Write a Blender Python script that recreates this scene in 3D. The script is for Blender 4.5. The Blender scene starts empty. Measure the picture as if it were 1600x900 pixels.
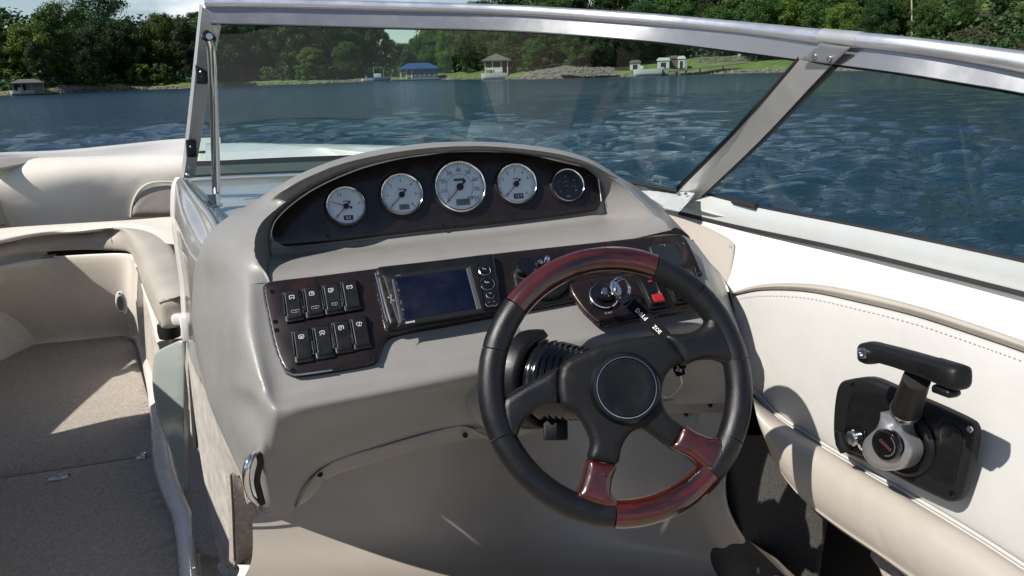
import bpy, bmesh, math, random
import numpy as np
from mathutils import Vector, Matrix, noise
random.seed(7)
rng = np.random.default_rng(7)
SC = bpy.context.scene
COL = SC.collection
R = math.radians
# ------------------------------------------------------------------ camera
# metres, boat frame: X to starboard, Y to the bow, Z up, water at Z=0
F = 1155.0
YAW, PIT, ROLL = R(21), R(-16.45), R(1.7)
fw = Vector((math.sin(YAW)*math.cos(PIT), math.cos(YAW)*math.cos(PIT), math.sin(PIT)))
r0 = Vector((math.cos(YAW), -math.sin(YAW), 0)); u0 = r0.cross(fw)
rt = r0*math.cos(ROLL) - u0*math.sin(ROLL)
up = u0*math.cos(ROLL) + r0*math.sin(ROLL)
CAM = Vector((0, 0, 1.5))
cd = bpy.data.cameras.new('camera'); cam = bpy.data.objects.new('camera', cd); COL.objects.link(cam)
m = Matrix((rt, up, -fw)).transposed().to_4x4(); m.translation = CAM
cam.matrix_world = m
cd.sensor_width = 36; cd.lens = 36*F/1600; cd.clip_start = .02; cd.clip_end = 9000
SC.camera = cam
SC.view_settings.view_transform = 'Standard'; SC.view_settings.look = 'None'
SC.view_settings.exposure = 0.4; SC.view_settings.gamma = 1
# ------------------------------------------------------------------ light
SUN_AZ, SUN_EL = R(-102), R(45)
sdir = Vector((math.sin(SUN_AZ)*math.cos(SUN_EL), math.cos(SUN_AZ)*math.cos(SUN_EL), math.sin(SUN_EL)))
sl = bpy.data.lights.new('sun', 'SUN'); sl.energy = 4.7; sl.angle = R(.53); sl.color = (1, .95, .88)
so = bpy.data.objects.new('sun', sl); COL.objects.link(so)
so.rotation_euler = sdir.to_track_quat('Z', 'Y').to_euler()
W = bpy.data.worlds.new('World'); SC.world = W; W.use_nodes = True
nt = W.node_tree; nt.nodes.clear()
out = nt.nodes.new('ShaderNodeOutputWorld'); bg = nt.nodes.new('ShaderNodeBackground')
sky = nt.nodes.new('ShaderNodeTexSky'); sky.sky_type = 'NISHITA'; sky.sun_disc = False
sky.sun_elevation = SUN_EL; sky.sun_rotation = SUN_AZ % (2*math.pi); sky.air_density = 1.0; sky.dust_density = .15; sky.ozone_density = 2.5
tc = nt.nodes.new('ShaderNodeTexCoord'); mp = nt.nodes.new('ShaderNodeMapping'); mp.inputs['Scale'].default_value = (1, 1, 2.6)
mp.inputs['Location'].default_value = (.35, .12, .1)
nz = nt.nodes.new('ShaderNodeTexNoise'); nz.inputs['Scale'].default_value = 3.6; nz.inputs['Detail'].default_value = 9; nz.inputs['Roughness'].default_value = .55
cr = nt.nodes.new('ShaderNodeValToRGB'); cr.color_ramp.elements[0].position = .54; cr.color_ramp.elements[1].position = .68
mx = nt.nodes.new('ShaderNodeMixRGB'); mx.inputs[2].default_value = (12, 12.3, 12.8, 1)
L = nt.links.new
L(tc.outputs['Generated'], mp.inputs[0]); L(mp.outputs[0], nz.inputs['Vector']); L(nz.outputs['Fac'], cr.inputs[0])
hsv = nt.nodes.new('ShaderNodeHueSaturation'); hsv.inputs['Saturation'].default_value = .86; tn = nt.nodes.new('ShaderNodeMixRGB'); tn.blend_type = 'MULTIPLY'; tn.inputs[0].default_value = 1; tn.inputs[2].default_value = (.97, 1.0, 1.03, 1); L(sky.outputs[0], tn.inputs[1]); L(tn.outputs[0], hsv.inputs['Color'])
# fair weather cumulus: seen side on they crowd toward the horizon and thin out overhead
sx = nt.nodes.new('ShaderNodeSeparateXYZ'); L(tc.outputs['Generated'], sx.inputs[0]); me_ = nt.nodes.new('ShaderNodeMapRange'); me_.interpolation_type = 'SMOOTHSTEP'
me_.inputs[1].default_value = .10; me_.inputs[2].default_value = .32; me_.inputs[3].default_value = 1; me_.inputs[4].default_value = .04; L(sx.outputs[2], me_.inputs[0])
ml = nt.nodes.new('ShaderNodeMath'); ml.operation = 'MULTIPLY'; L(cr.outputs[0], ml.inputs[0]); L(me_.outputs[0], ml.inputs[1]); L(ml.outputs[0], mx.inputs[0]); L(hsv.outputs[0], mx.inputs[1]); L(mx.outputs[0], bg.inputs[0]); L(bg.outputs[0], out.inputs[0])
bg.inputs[1].default_value = .074

# ------------------------------------------------------------------ helpers
def ray(px, py): return fw + rt*((px-800)/F) - up*((py-450)/F)
def at(px, py, t=None, X=None, Y=None, Z=None, pl=None):
    v = ray(px, py)
    if X is not None: t = (X-CAM.x)/v.x
    elif Y is not None: t = (Y-CAM.y)/v.y
    elif Z is not None: t = (Z-CAM.z)/v.z
    elif pl is not None: t = (pl[1]-CAM).dot(pl[0])/v.dot(pl[0])
    return CAM + v*t
def tof(p): return (p-CAM).dot(fw)
def nrm(az, el):
    a, e = R(az), R(el); return Vector((math.sin(a)*math.cos(e), -math.cos(a)*math.cos(e), math.sin(e)))
GP = (nrm(-8, 22), at(718, 295, 1.25))
LP = (nrm(-8, 50), at(690, 460, 1.05))
def tG(px, py, d=0): return at(px, py, t=tof(at(px, py, pl=GP))+d)
def tL(px, py, d=0): return at(px, py, t=tof(at(px, py, pl=LP))+d)

def tag(o, label=None, cat=None, group=None, kind=None):
    if label: o['label'] = label
    if cat: o['category'] = cat
    if group: o['group'] = group
    if kind: o['kind'] = kind
    return o
def empty(name, loc=(0, 0, 0), parent=None):
    o = bpy.data.objects.new(name, None); COL.objects.link(o); o.empty_display_size = .05
    o.location = loc
    if parent: o.parent = parent
    return o
def link(name, me, mat=None, parent=None):
    o = bpy.data.objects.new(name, me); COL.objects.link(o)
    if mat and not me.materials: me.materials.append(mat)
    if parent:
        o.parent = parent; 
        # geometry is written in world coordinates; undo the parent's offset
        bpy_loc = Vector((0, 0, 0)); p = parent
        while p is not None: bpy_loc += p.location; p = p.parent
        o.location = -bpy_loc
    return o
def mesh(name, vs, fs, mat, parent=None, smooth=True, autos=None):
    me = bpy.data.meshes.new(name)
    me.from_pydata([tuple(v) for v in vs], [], fs)
    me.validate(); me.update()
    if smooth: me.polygons.foreach_set('use_smooth', [True]*len(me.polygons))
    o = link(name, me, mat, parent)
    if autos:
        bm = bmesh.new(); bm.from_mesh(me)
        for e in bm.edges:
            if len(e.link_faces) == 2 and e.calc_face_angle(0) > R(autos): e.smooth = False
        bm.to_mesh(me); bm.free()
    return o
class MB:
    def __init__(s): s.v = []; s.f = []
    def add(s, vs, fs):
        n = len(s.v); s.v += [Vector(v) for v in vs]; s.f += [tuple(i+n for i in f) for f in fs]
    def build(s, name, mat, parent=None, smooth=True, autos=35): return mesh(name, s.v, s.f, mat, parent, smooth, autos)
    def box(s, c, sx, sy, sz, M=None, b=0):
        # (optionally chamfered) box in frame M
        c = Vector(c); M = M or Matrix.Identity(3)
        pts = []
        if b <= 0:
            for z in (-1, 1):
                for x, y in ((-1, -1), (1, -1), (1, 1), (-1, 1)): pts.append(c+M@Vector((x*sx/2, y*sy/2, z*sz/2)))
            s.add(pts, [(3, 2, 1, 0), (4, 5, 6, 7), (0, 1, 5, 4), (1, 2, 6, 5), (2, 3, 7, 6), (3, 0, 4, 7)])
        else:
            rings = []
            def ring(z, ins, rad):
                rr = []
                hx, hy = sx/2-ins, sy/2-ins
                for (qx, qy, a0) in ((1, 1, 0), (-1, 1, 90), (-1, -1, 180), (1, -1, 270)):
                    for k in range(4):
                        a = R(a0+30*k); rr.append(c+M@Vector((qx*(hx-rad)+rad*math.cos(a), qy*(hy-rad)+rad*math.sin(a), z)))
                return rr
            b2 = b*.3
            rings = [ring(-sz/2, b, b), ring(-sz/2+b2, b2, b), ring(-sz/2+b, 0, b), ring(sz/2-b, 0, b), ring(sz/2-b2, b2, b), ring(sz/2, b, b)]
            n = 16; vs = sum(rings, []); fs = [tuple(range(n-1, -1, -1)), tuple(range(5*n, 6*n))]
            for i in range(5):
                for k in range(n): fs.append((i*n+k, i*n+(k+1) % n, (i+1)*n+(k+1) % n, (i+1)*n+k))
            s.add(vs, fs)
        return s
    def lathe(s, o, ax, prof, n=32, cap=True):
        o = Vector(o); ax = Vector(ax).normalized(); a = ax.orthogonal().normalized(); b = ax.cross(a)
        vs = []; fs = []
        for (r, h) in prof:
            for k in range(n):
                w = 2*math.pi*k/n; vs.append(o+ax*h+(a*math.cos(w)+b*math.sin(w))*r)
        for i in range(len(prof)-1):
            for k in range(n): fs.append((i*n+k, i*n+(k+1) % n, (i+1)*n+(k+1) % n, (i+1)*n+k))
        if cap: fs += [tuple(range(n-1, -1, -1)), tuple(range((len(prof)-1)*n, len(prof)*n))]
        s.add(vs, fs); return s
    def tube(s, pts, rad, n=12, closed=False, cap=True, sq=None):
        pts = [Vector(p) for p in pts]; N = len(pts)
        rads = rad if isinstance(rad, (list, tuple)) else [rad]*N
        T = []
        for i in range(N):
            a = pts[(i-1) % N] if (closed or i) else pts[0]; b = pts[(i+1) % N] if (closed or i < N-1) else pts[-1]
            T.append((b-a).normalized())
        nr = T[0].orthogonal().normalized(); vs = []; fs = []
        for i in range(N):
            nr = (nr-T[i]*nr.dot(T[i])).normalized(); bn = T[i].cross(nr)
            for k in range(n):
                w = 2*math.pi*k/n; vs.append(pts[i]+(nr*math.cos(w)+bn*math.sin(w))*rads[i])
        for i in range(N if closed else N-1):
            j = (i+1) % N
            for k in range(n): fs.append((i*n+k, i*n+(k+1) % n, j*n+(k+1) % n, j*n+k))
        if cap and not closed: fs += [tuple(range(n-1, -1, -1)), tuple(range((N-1)*n, N*n))]
        s.add(vs, fs); return s
def cr1(P, k, closed=False):
    # Catmull-Rom resampling of rows of a numpy array
    P = np.asarray(P, float); n = len(P); o = []
    rngi = range(n) if closed else range(n-1)
    for i in rngi:
        if closed: p0, p1, p2, p3 = P[(i-1) % n], P[i], P[(i+1) % n], P[(i+2) % n]
        else:
            p1, p2 = P[i], P[i+1]; p0 = P[i-1] if i else 2*p1-p2; p3 = P[i+2] if i+2 < n else 2*p2-p1
        for j in range(k):
            t = j/k; o.append(.5*((2*p1)+(-p0+p2)*t+(2*p0-5*p1+4*p2-p3)*t*t+(-p0+3*p1-3*p2+p3)*t**3))
    if not closed: o.append(P[-1])
    return np.array(o)
def lin(P, k):
    P = np.asarray(P, float); o = []
    for i in range(len(P)-1):
        for j in range(k): o.append(P[i]+(P[i+1]-P[i])*j/k)
    o.append(P[-1]); return np.array(o)
def loft_data(rows, ku=6, kv=6, lu=False, lv=False, t0=0, t1=0):
    A = np.array([[tuple(p) for p in r] for r in rows], float)
    A = (lin if lv else cr1)(A, kv)
    if t0: A = A[t0:]
    if t1: A = A[:-t1]
    A = np.swapaxes((lin if lu else cr1)(np.swapaxes(A, 0, 1), ku), 0, 1)
    nr, nc = A.shape[:2]; fs = []
    for i in range(nr-1):
        for j in range(nc-1):
            a = i*nc+j; fs.append((a, a+1, a+nc+1, a+nc))
    return A.reshape(-1, 3), fs
def loft(name, rows, mat, parent, ku=6, kv=6, solid=0, offset=0, lu=False, lv=False, autos=None):
    vs, fs = loft_data(rows, ku, kv, lu, lv)
    o = mesh(name, vs, fs, mat, parent, True, autos)
    if solid:
        md = o.modifiers.new('thickness', 'SOLIDIFY'); md.thickness = solid; md.offset = offset
        md = o.modifiers.new('crisp', 'EDGE_SPLIT'); md.split_angle = R(40)
    return o
def smoothed(pts, k=4): return [Vector(p) for p in cr1([tuple(p) for p in pts], k, True)]
def plate(name, pts, n, h, b, mat, parent, k=4, seg=3, dome=0, z0=0):
    """rounded slab: outline on a plane, raised h along n; height falls off with the distance to the outline (radius b)"""
    n = Vector(n).normalized()
    if k > 1: pts = smoothed(pts, k)
    else: pts = [Vector(p) for p in pts]
    c = sum(pts, Vector())/len(pts); X_ = n.orthogonal().normalized(); Y_ = n.cross(X_)
    off = (c-pts[0]).dot(n)*0
    P = np.array([((p-c).dot(X_), (p-c).dot(Y_)) for p in pts])
    if 0.5*np.sum(P[:, 0]*np.roll(P[:, 1], -1)-np.roll(P[:, 0], -1)*P[:, 1]) < 0: P = P[::-1]
    size = max(np.ptp(P[:, 0]), np.ptp(P[:, 1])); step = max(b*.45, size/90)
    Q = []
    for i in range(len(P)):
        a, d = P[i], P[(i+1) % len(P)]; m_ = max(1, int(np.ceil(np.linalg.norm(d-a)/step))); Q += [a+(d-a)*q/m_ for q in range(m_)]
    P = np.array(Q); N = len(P); D = np.roll(P, -1, 0)-P
    def dist(q):
        w = q[:, None, :]-P[None]; L2 = (D**2).sum(1)+1e-16; t_ = np.clip((w*D[None]).sum(2)/L2, 0, 1)
        return np.sqrt(((w-D[None]*t_[..., None])**2).sum(2)).min(1)
    T = np.roll(P, -1, 0)-np.roll(P, 1, 0); T /= np.linalg.norm(T, axis=1)[:, None]+1e-12; IN = np.stack([-T[:, 1], T[:, 0]], 1)
    ins = []
    for q in range(1, seg+1):
        dd = b*(1-math.cos(math.pi/2*q/seg)); cand = P+IN*dd; ok_ = dist(cand) > dd*.93; cand = cand[ok_]
        if q > seg//2 and len(cand) > 8 and N > 40: cand = cand[::2]
        ins.append(cand)
    # a coarse inner net keeps the triangles well shaped
    g_ = max(size/14, b); gx = np.arange(P[:, 0].min(), P[:, 0].max(), g_); gy = np.arange(P[:, 1].min(), P[:, 1].max(), g_)
    G = np.array([(x, y) for x in gx for y in gy])
    if len(G):
        def inside(q):
            x, y = q; cr = ((P[:, 1] > y) != (np.roll(P[:, 1], -1) > y)); xi = P[:, 0]+(y-P[:, 1])/(D[:, 1]+1e-15)*D[:, 0]; return (np.sum(cr & (x < xi)) % 2) == 1
        G = np.array([q for q in G if inside(q)]).reshape(-1, 2)
        if len(G): G = G[dist(G) > b*1.15]
    A = np.concatenate([P]+ins+([G] if len(G) else []))
    from mathutils.geometry import delaunay_2d_cdt
    r = delaunay_2d_cdt([Vector(p) for p in A], [(i, (i+1) % N) for i in range(N)], [], 1, 1e-7)
    V2 = np.array([tuple(v) for v in r[0]]); F2 = [tuple(f) for f in r[2]]
    dd = dist(V2); q = np.clip(1-dd/b, 0, 1); z = h-b+b*np.sqrt(np.maximum(0, 1-q*q)); z[dd < 1e-6] = h-b
    orig = c
    vs = [orig+X_*float(x)+Y_*float(y)+n*(z0+float(zz)) for (x, y), zz in zip(V2, z)]
    fs = []
    for f in F2:
        a = V2[list(f)]; ar = np.cross(a[1]-a[0], a[2]-a[0]) if len(f) > 2 else 0
        fs.append(f if ar > 0 else f[::-1])
    # side wall from the outline down to the base
    base = len(vs); vs += [orig+X_*float(x)+Y_*float(y)+n*z0 for x, y in P]
    topi = []
    for i in range(N):
        topi.append(int(np.argmin(((V2-P[i])**2).sum(1))))
    for i in range(N):
        j = (i+1) % N; fs.append((base+i, base+j, topi[j], topi[i]))
    fs = [f for f in fs if len(set(f)) == len(f)]
    return mesh(name, vs, fs, mat, parent, True, 45)
def frame(n, upish=(0, 0, 1)):
    n = Vector(n).normalized(); y = Vector(upish); y = (y-n*y.dot(n)).normalized(); x = y.cross(n)
    return Matrix((x, y, n)).transposed()
def text(name, s, c, M, size, mat, parent, depth=.0002, align='CENTER'):
    cu = bpy.data.curves.new(name, 'FONT'); cu.body = s; cu.size = size; cu.align_x = align; cu.align_y = 'CENTER'; cu.extrude = depth; cu.resolution_u = 2
    to = bpy.data.objects.new('tmp_text', cu); COL.objects.link(to)
    dg = bpy.context.evaluated_depsgraph_get(); me = bpy.data.meshes.new_from_object(to.evaluated_get(dg))
    bpy.data.objects.remove(to); bpy.data.curves.remove(cu)
    mm = M.to_4x4(); mm.translation = Vector(c); me.transform(mm); me.name = name
    me.materials.clear()
    return link(name, me, mat, parent)

# ------------------------------------------------------------------ materials
def mat(name, col, rough=.5, metal=0, wr=None, coat=0, coatr=.05, spec=.5, bump=None, var=None, sheen=0, tr=0, tcoord='Object', rvar=None):
    """bump=(scale,strength,distance[,detail]) ; var=(scale,[(pos,colour)...]) ; rvar=(scale,lo,hi)"""
    M = bpy.data.materials.new(name); M.use_nodes = True; t = M.node_tree; b = t.nodes['Principled BSDF']
    b.inputs['Base Color'].default_value = (*col, 1); b.inputs['Roughness'].default_value = rough; b.inputs['Metallic'].default_value = metal
    b.inputs['Coat Weight'].default_value = coat; b.inputs['Coat Roughness'].default_value = coatr; b.inputs['Specular IOR Level'].default_value = spec
    b.inputs['Sheen Weight'].default_value = sheen; b.inputs['Transmission Weight'].default_value = tr
    co = t.nodes.new('ShaderNodeTexCoord')
    def nz(scale, det=4, ro=.55, dist=0):
        n = t.nodes.new('ShaderNodeTexNoise'); n.inputs['Scale'].default_value = scale; n.inputs['Detail'].default_value = det
        n.inputs['Roughness'].default_value = ro; n.inputs['Distortion'].default_value = dist
        t.links.new(co.outputs[tcoord], n.inputs['Vector']); return n
    if var:
        n = nz(var[0], 6, .6, var[2] if len(var) > 2 else 0); c = t.nodes.new('ShaderNodeValToRGB')
        els = c.color_ramp.elements
        while len(els) < len(var[1]): els.new(.5)
        for e, (p, cc) in zip(els, var[1]): e.position = p; e.color = (*cc, 1)
        t.links.new(n.outputs['Fac'], c.inputs[0]); t.links.new(c.outputs[0], b.inputs['Base Color'])
    if rvar:
        n = nz(rvar[0], 5); mr = t.nodes.new('ShaderNodeMapRange'); mr.inputs[1].default_value = .3; mr.inputs[2].default_value = .7
        mr.inputs[3].default_value = rvar[1]; mr.inputs[4].default_value = rvar[2]
        t.links.new(n.outputs['Fac'], mr.inputs[0]); t.links.new(mr.outputs[0], b.inputs['Roughness'])
    if bump:
        n = nz(bump[0], bump[3] if len(bump) > 3 else 2, .6); bp = t.nodes.new('ShaderNodeBump')
        bp.inputs['Strength'].default_value = bump[1]; bp.inputs['Distance'].default_value = bump[2]
        t.links.new(n.outputs['Fac'], bp.inputs['Height']); t.links.new(bp.outputs[0], b.inputs['Normal'])
        if wr:
            n2 = nz(wr[0], 3, .5, .8); b2 = t.nodes.new('ShaderNodeBump'); b2.inputs['Strength'].default_value = wr[1]; b2.inputs['Distance'].default_value = wr[2]
            t.links.new(n2.outputs['Fac'], b2.inputs['Height']); t.links.new(b2.outputs[0], bp.inputs['Normal'])
        if coat: t.links.new(bp.outputs[0], b.inputs['Coat Normal'])
    return M
gel = mat('white gelcoat', (.74, .72, .68), .22, coat=.5, bump=(6, .05, .01), var=(2.5, [(.3, (.66, .64, .60)), (.7, (.72, .70, .66))]), rvar=(9, .18, .35))
gel_warm = mat('warmed white gelcoat', (.70, .64, .56), .25, coat=.4, bump=(6, .05, .01), var=(2.5, [(.3, (.72, .66, .58)), (.7, (.78, .72, .64))]), rvar=(9, .2, .38))  # white gelcoat warmed and lightened to imitate bounce light on the shaded bow base
vinyl = mat('cream vinyl', (.70, .655, .57), .42, wr=(6, .18, .02), bump=(420, .22, .0006, 3), var=(3, [(.3, (.72, .67, .58)), (.7, (.78, .735, .64))]), rvar=(14, .36, .52))
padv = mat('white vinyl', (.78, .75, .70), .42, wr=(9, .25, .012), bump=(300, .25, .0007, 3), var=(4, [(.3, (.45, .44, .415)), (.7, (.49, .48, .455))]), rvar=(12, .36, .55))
taupev = mat('taupe vinyl', (.40, .36, .31), .40, wr=(9, .3, .015), bump=(380, .25, .0006, 3), var=(5, [(.3, (.36, .33, .28)), (.7, (.44, .40, .345))]), rvar=(14, .33, .5))
beigev = mat('beige vinyl', (.55, .49, .42), .40, wr=(8, .4, .012), bump=(380, .2, .0006, 3), var=(5, [(.3, (.36, .325, .28)), (.7, (.41, .37, .325))]), rvar=(14, .33, .5))
pod = mat('taupe moulded plastic', (.21, .20, .185), .38, bump=(420, .4, .0009, 3), wr=(5, .10, .01), var=(7, [(.3, (.208, .200, .188)), (.7, (.240, .231, .218))]), rvar=(20, .30, .46), spec=.5)
greyg = mat('glossy grey gelcoat', (.25, .25, .24), .16, coat=.6, bump=(8, .06, .01), var=(6, [(.3, (.22, .22, .21)), (.7, (.28, .275, .265))]), rvar=(10, .14, .3))
liner = mat('beige gelcoat liner', (.36, .325, .285), .34, coat=.15, bump=(160, .08, .001), var=(3, [(.3, (.42, .375, .32)), (.7, (.49, .44, .385))]), rvar=(7, .28, .45))
roughw = mat('worn light gelcoat', (.45, .42, .38), .6, bump=(90, .5, .002, 5), var=(25, [(.35, (.36, .33, .30)), (.65, (.52, .49, .45))]))
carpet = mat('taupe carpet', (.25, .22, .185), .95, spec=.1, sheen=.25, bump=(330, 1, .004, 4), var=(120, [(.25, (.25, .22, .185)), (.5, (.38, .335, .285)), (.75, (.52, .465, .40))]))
carpetd = mat('darkened carpet', (.05, .045, .04), .95, spec=.1, sheen=.1, bump=(330, 1, .004, 4), var=(120, [(.25, (.03, .027, .025)), (.75, (.065, .06, .052))]))  # carpet darkened in place of missing shade, muting sun patches on the hull side
burl = mat('dark burl wood', (.03, .012, .009), .34, spec=.35, coat=.3, coatr=.06, var=(9, [(.30, (.004, .003, .0025)), (.47, (.012, .006, .005)), (.60, (.006, .004, .0035)), (.76, (.032, .009, .006))], 2.2), bump=(14, .03, .004))
rosew = mat('glossy red rosewood', (.12, .02, .012), .25, coat=1, coatr=.05, var=(11, [(.30, (.006, .003, .003)), (.44, (.028, .005, .004)), (.57, (.055, .007, .004)), (.70, (.018, .005, .005))], 1.2))
rosew_rim = mat('glossy rosewood veneer', (.1, .02, .01), .22, coat=1, coatr=.04, tcoord='UV', var=(3.2, [(.32, (.004, .002, .002)), (.44, (.020, .004, .003)), (.55, (.062, .007, .004)), (.64, (.028, .004, .003)), (.74, (.008, .003, .003))], .35))
blackp = mat('black plastic', (.005, .005, .0055), .38, spec=.35, rvar=(60, .3, .48), bump=(300, .08, .0004))
blackm = mat('matt black plastic', (.0065, .0065, .007), .5, spec=.3, bump=(600, .25, .0005))
blackg = mat('gloss black plastic', (.004, .004, .0045), .15, coat=.25)
leather = mat('black leather', (.0055, .0055, .0065), .34, spec=.45, bump=(700, .55, .0007, 3), rvar=(50, .28, .45))
rubber = mat('black rubber', (.010, .010, .011), .6)
rubberg = mat('grey green rubber', (.06, .075, .07), .4)
chrome = mat('chrome', (.78, .79, .80), .08, metal=1)
chromed = mat('dull chrome', (.55, .56, .57), .2, metal=1, rvar=(40, .14, .3))
alu = mat('satin aluminium', (.32, .32, .325), .45, metal=.7, bump=(60, .05, .0005), rvar=(30, .28, .4))
alu2 = mat('lightened aluminium', (.56, .56, .55), .42, metal=.7, bump=(60, .05, .0005), rvar=(30, .36, .48))  # paler copy of the satin aluminium: light painted onto post and mullion
alub = mat('bright aluminium', (.84, .84, .86), .34, metal=.9, rvar=(25, .3, .42))
aluw = mat('pale painted aluminium', (.62, .64, .63), .35, metal=.35, rvar=(30, .28, .42))
silverp = mat('silver lacquer', (.34, .34, .34), .38, metal=.7, coat=.25, rvar=(30, .32, .42))
dialm = mat('pale dial', (.86, .87, .86), .5)
diald = mat('dark dial', (.008, .013, .020), .25)
inkm = mat('grey dial ink', (.10, .11, .12), .6)
inkd = mat('greyed white ink', (.45, .45, .45), .6)  # white ink toned down for the rocker icons
inkw = mat('white ink', (.78, .78, .78), .5)
redm = mat('red plastic', (.30, .010, .008), .4)
lcd = mat('grey green lcd', (.16, .19, .15), .35)
lcdd = mat('dark lcd', (.015, .02, .02), .3)
screenm = mat('screen off', (.002, .004, .014), .3, spec=.3, rvar=(28, .18, .5))
strapm = mat('black webbing', (.006, .006, .007), .85, spec=.1, bump=(900, .4, .0006))
milky = mat('milky acrylic', (.42, .47, .44), .22, tr=.25, coat=.3, bump=(12, .05, .003))
redink = mat('red ink', (.20, .05, .05), .5)
needm = mat('red needle', (.55, .03, .03), .4)
def glassmat(name, tint, haze, hz):
    M = bpy.data.materials.new(name); M.use_nodes = True; t = M.node_tree; t.nodes.clear()
    o = t.nodes.new('ShaderNodeOutputMaterial'); tr = t.nodes.new('ShaderNodeBsdfTransparent'); tr.inputs[0].default_value = (*tint, 1)
    gl = t.nodes.new('ShaderNodeBsdfGlossy'); gl.inputs['Roughness'].default_value = .02
    df = t.nodes.new('ShaderNodeBsdfDiffuse'); df.inputs[0].default_value = (*hz, 1)
    fr = t.nodes.new('ShaderNodeFresnel'); fr.inputs[0].default_value = 1.3
    co = t.nodes.new('ShaderNodeTexCoord'); n = t.nodes.new('ShaderNodeTexNoise'); n.inputs['Scale'].default_value = 4.5; n.inputs['Detail'].default_value = 3
    mr = t.nodes.new('ShaderNodeMapRange'); mr.inputs[1].default_value = .35; mr.inputs[2].default_value = .7; mr.inputs[3].default_value = haze*.4; mr.inputs[4].default_value = haze*1.6
    a = t.nodes.new('ShaderNodeMixShader'); b = t.nodes.new('ShaderNodeMixShader')
    t.links.new(co.outputs['Object'], n.inputs['Vector']); t.links.new(n.outputs['Fac'], mr.inputs[0]); t.links.new(mr.outputs[0], a.inputs[0])
    t.links.new(tr.outputs[0], a.inputs[1]); t.links.new(df.outputs[0], a.inputs[2])
    t.links.new(fr.outputs[0], b.inputs[0]); t.links.new(a.outputs[0], b.inputs[1]); t.links.new(gl.outputs[0], b.inputs[2]); t.links.new(b.outputs[0], o.inputs[0])
    return M
glass = glassmat('green tinted glass', (.78, .93, .89), .008, (.5, .62, .58))
glass2 = glassmat('side glass', (.86, .94, .93), .003, (.5, .6, .58))
clear = glassmat('gauge glass', (.97, .98, .98), .004, (.5, .5, .5))

# ------------------------------------------------------------------ the boat: one thing, its parts below it
boat = empty('motorboat', (0, 1.2, 0))
tag(boat, 'white and taupe open motorboat seen from its helm, with console, windshield, foredeck and bow', 'motorboat')
B = boat
# --- hull
def sheer(s, side):   # outline of the gunwale in plan, s 0 at transom .. 1 at bow
    y = -1.0+5.55*s; w = 1.19*(1-max(0, (s-.38)/.62)**2.6)
    w += (.16*(1-s**6) if side < 0 else 0)
    return Vector((-.12+side*w, y, float(np.interp(s, [0, .45, .6, .7, 1], [1.10, 1.12, 1.17, 1.19, 1.13]))))
rows = []
for side in (1, -1):
    rows = []
    S = [sheer(i/16, side) for i in range(17)]
    rows.append(S); rows.append([p+Vector((side*.012, 0, -.05)) for p in S])
    rows.append([Vector((-.12+(p.x+.12)*.97, p.y-.05, .55)) for p in S]); rows.append([Vector((-.12+(p.x+.12)*.90, min(p.y, 3.9), -.15)) for p in S])
    loft('hull_side', rows, gel, B, 2, 3)
# --- deck moulding outboard of the windshield (starboard) and all round the bow
def deck_in(s, side):
    p = sheer(s, side); q = .30 if s > .45 else .2
    w = max(0.0, abs(p.x+.12)-q); return Vector((-.12+side*w, min(p.y, 4.05), p.z+.012))
rowo = [sheer(i/20, 1) for i in range(21)]; 
d1 = []; d2 = []; d3 = []
for i in range(21):
    s = i/20; p = sheer(s, 1); q = deck_in(s, 1); d1.append(p); d2.append(p.lerp(q, .25)+Vector((0, 0, .022))); d3.append(q+Vector((0, 0, -.0)))
loft('foredeck', [d1, d2, d3], gel, B, 3, 4)
# starboard foredeck surface seen through the windshield, from the base of the glass to the bow
fr0 = [at(320, 258, Z=1.225), at(420, 256, Z=1.228), at(520, 253, Z=1.23), at(640, 250, Z=1.235), at(800, 255, Z=1.24), at(960, 275, Z=1.24)]
fr1 = [Vector((-.06, 3.0, 1.16)), Vector((.12, 3.0, 1.17)), Vector((.34, 2.9, 1.19)), Vector((.56, 2.6, 1.215)), Vector((.74, 2.1, 1.205)), Vector((.90, 1.65, 1.19))]
fr2 = [at(322, 224, Y=3.9), at(400, 223, Y=3.7), at(480, 228, Y=3.3), at(560, 238, Y=2.7), Vector((.84, 2.35, 1.185)), Vector((1.0, 1.8, 1.13))]
fr3 = [p+Vector((.03, .03, -.06)) for p in fr2]
loft('foredeck', [fr0, fr1, fr2, fr3], gel, B, 6, 6)
# side deck beside the side glass
sd0 = [at(960, 280, Z=1.23), at(1062, 320, Z=1.228), at(1300, 380, Z=1.2), at(1600, 452, Z=1.19), Vector((.93, -.2, 1.19))]
sd1 = [Vector((1.02, 1.7, 1.13)), Vector((1.05, 1.3, 1.12)), Vector((1.06, .9, 1.11)), Vector((1.06, .55, 1.10)), Vector((1.06, -.2, 1.10))]
loft('side_deck', [sd0, sd1], gel, B, 4, 2)
# --- port bow gunwale and deck strip above the backrest
pg0 = [at(-120, 262, Y=3.5), at(0, 251, Y=3.8), at(90, 246, Y=3.95), at(180, 236, Y=4.08), at(250, 228, Y=4.2), at(300, 224, Y=4.28), at(345, 223, Y=4.32)]
pgm = [at(-120, 264, Y=3.42), at(0, 254, Y=3.72), at(90, 251, Y=3.86), at(180, 245, Y=3.98), at(250, 238, Y=4.08), at(300, 234, Y=4.12), at(345, 233, Y=4.14)]
pg1 = [at(-120, 274, Y=3.36), at(0, 264, Y=3.66), at(90, 260, Y=3.76), at(180, 256, Y=3.85), at(250, 253, Y=3.92), at(300, 252, Y=3.96), at(345, 251, Y=3.98)]
pg2 = [p+Vector((0, .02, -.12)) for p in pg1]
pgb = [p+Vector((-.03, .06, -.5)) for p in pg0]
loft('bow_deck', [pgb, pg0, pgm, pg1, pg2], gel, B, 5, 5)
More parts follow.
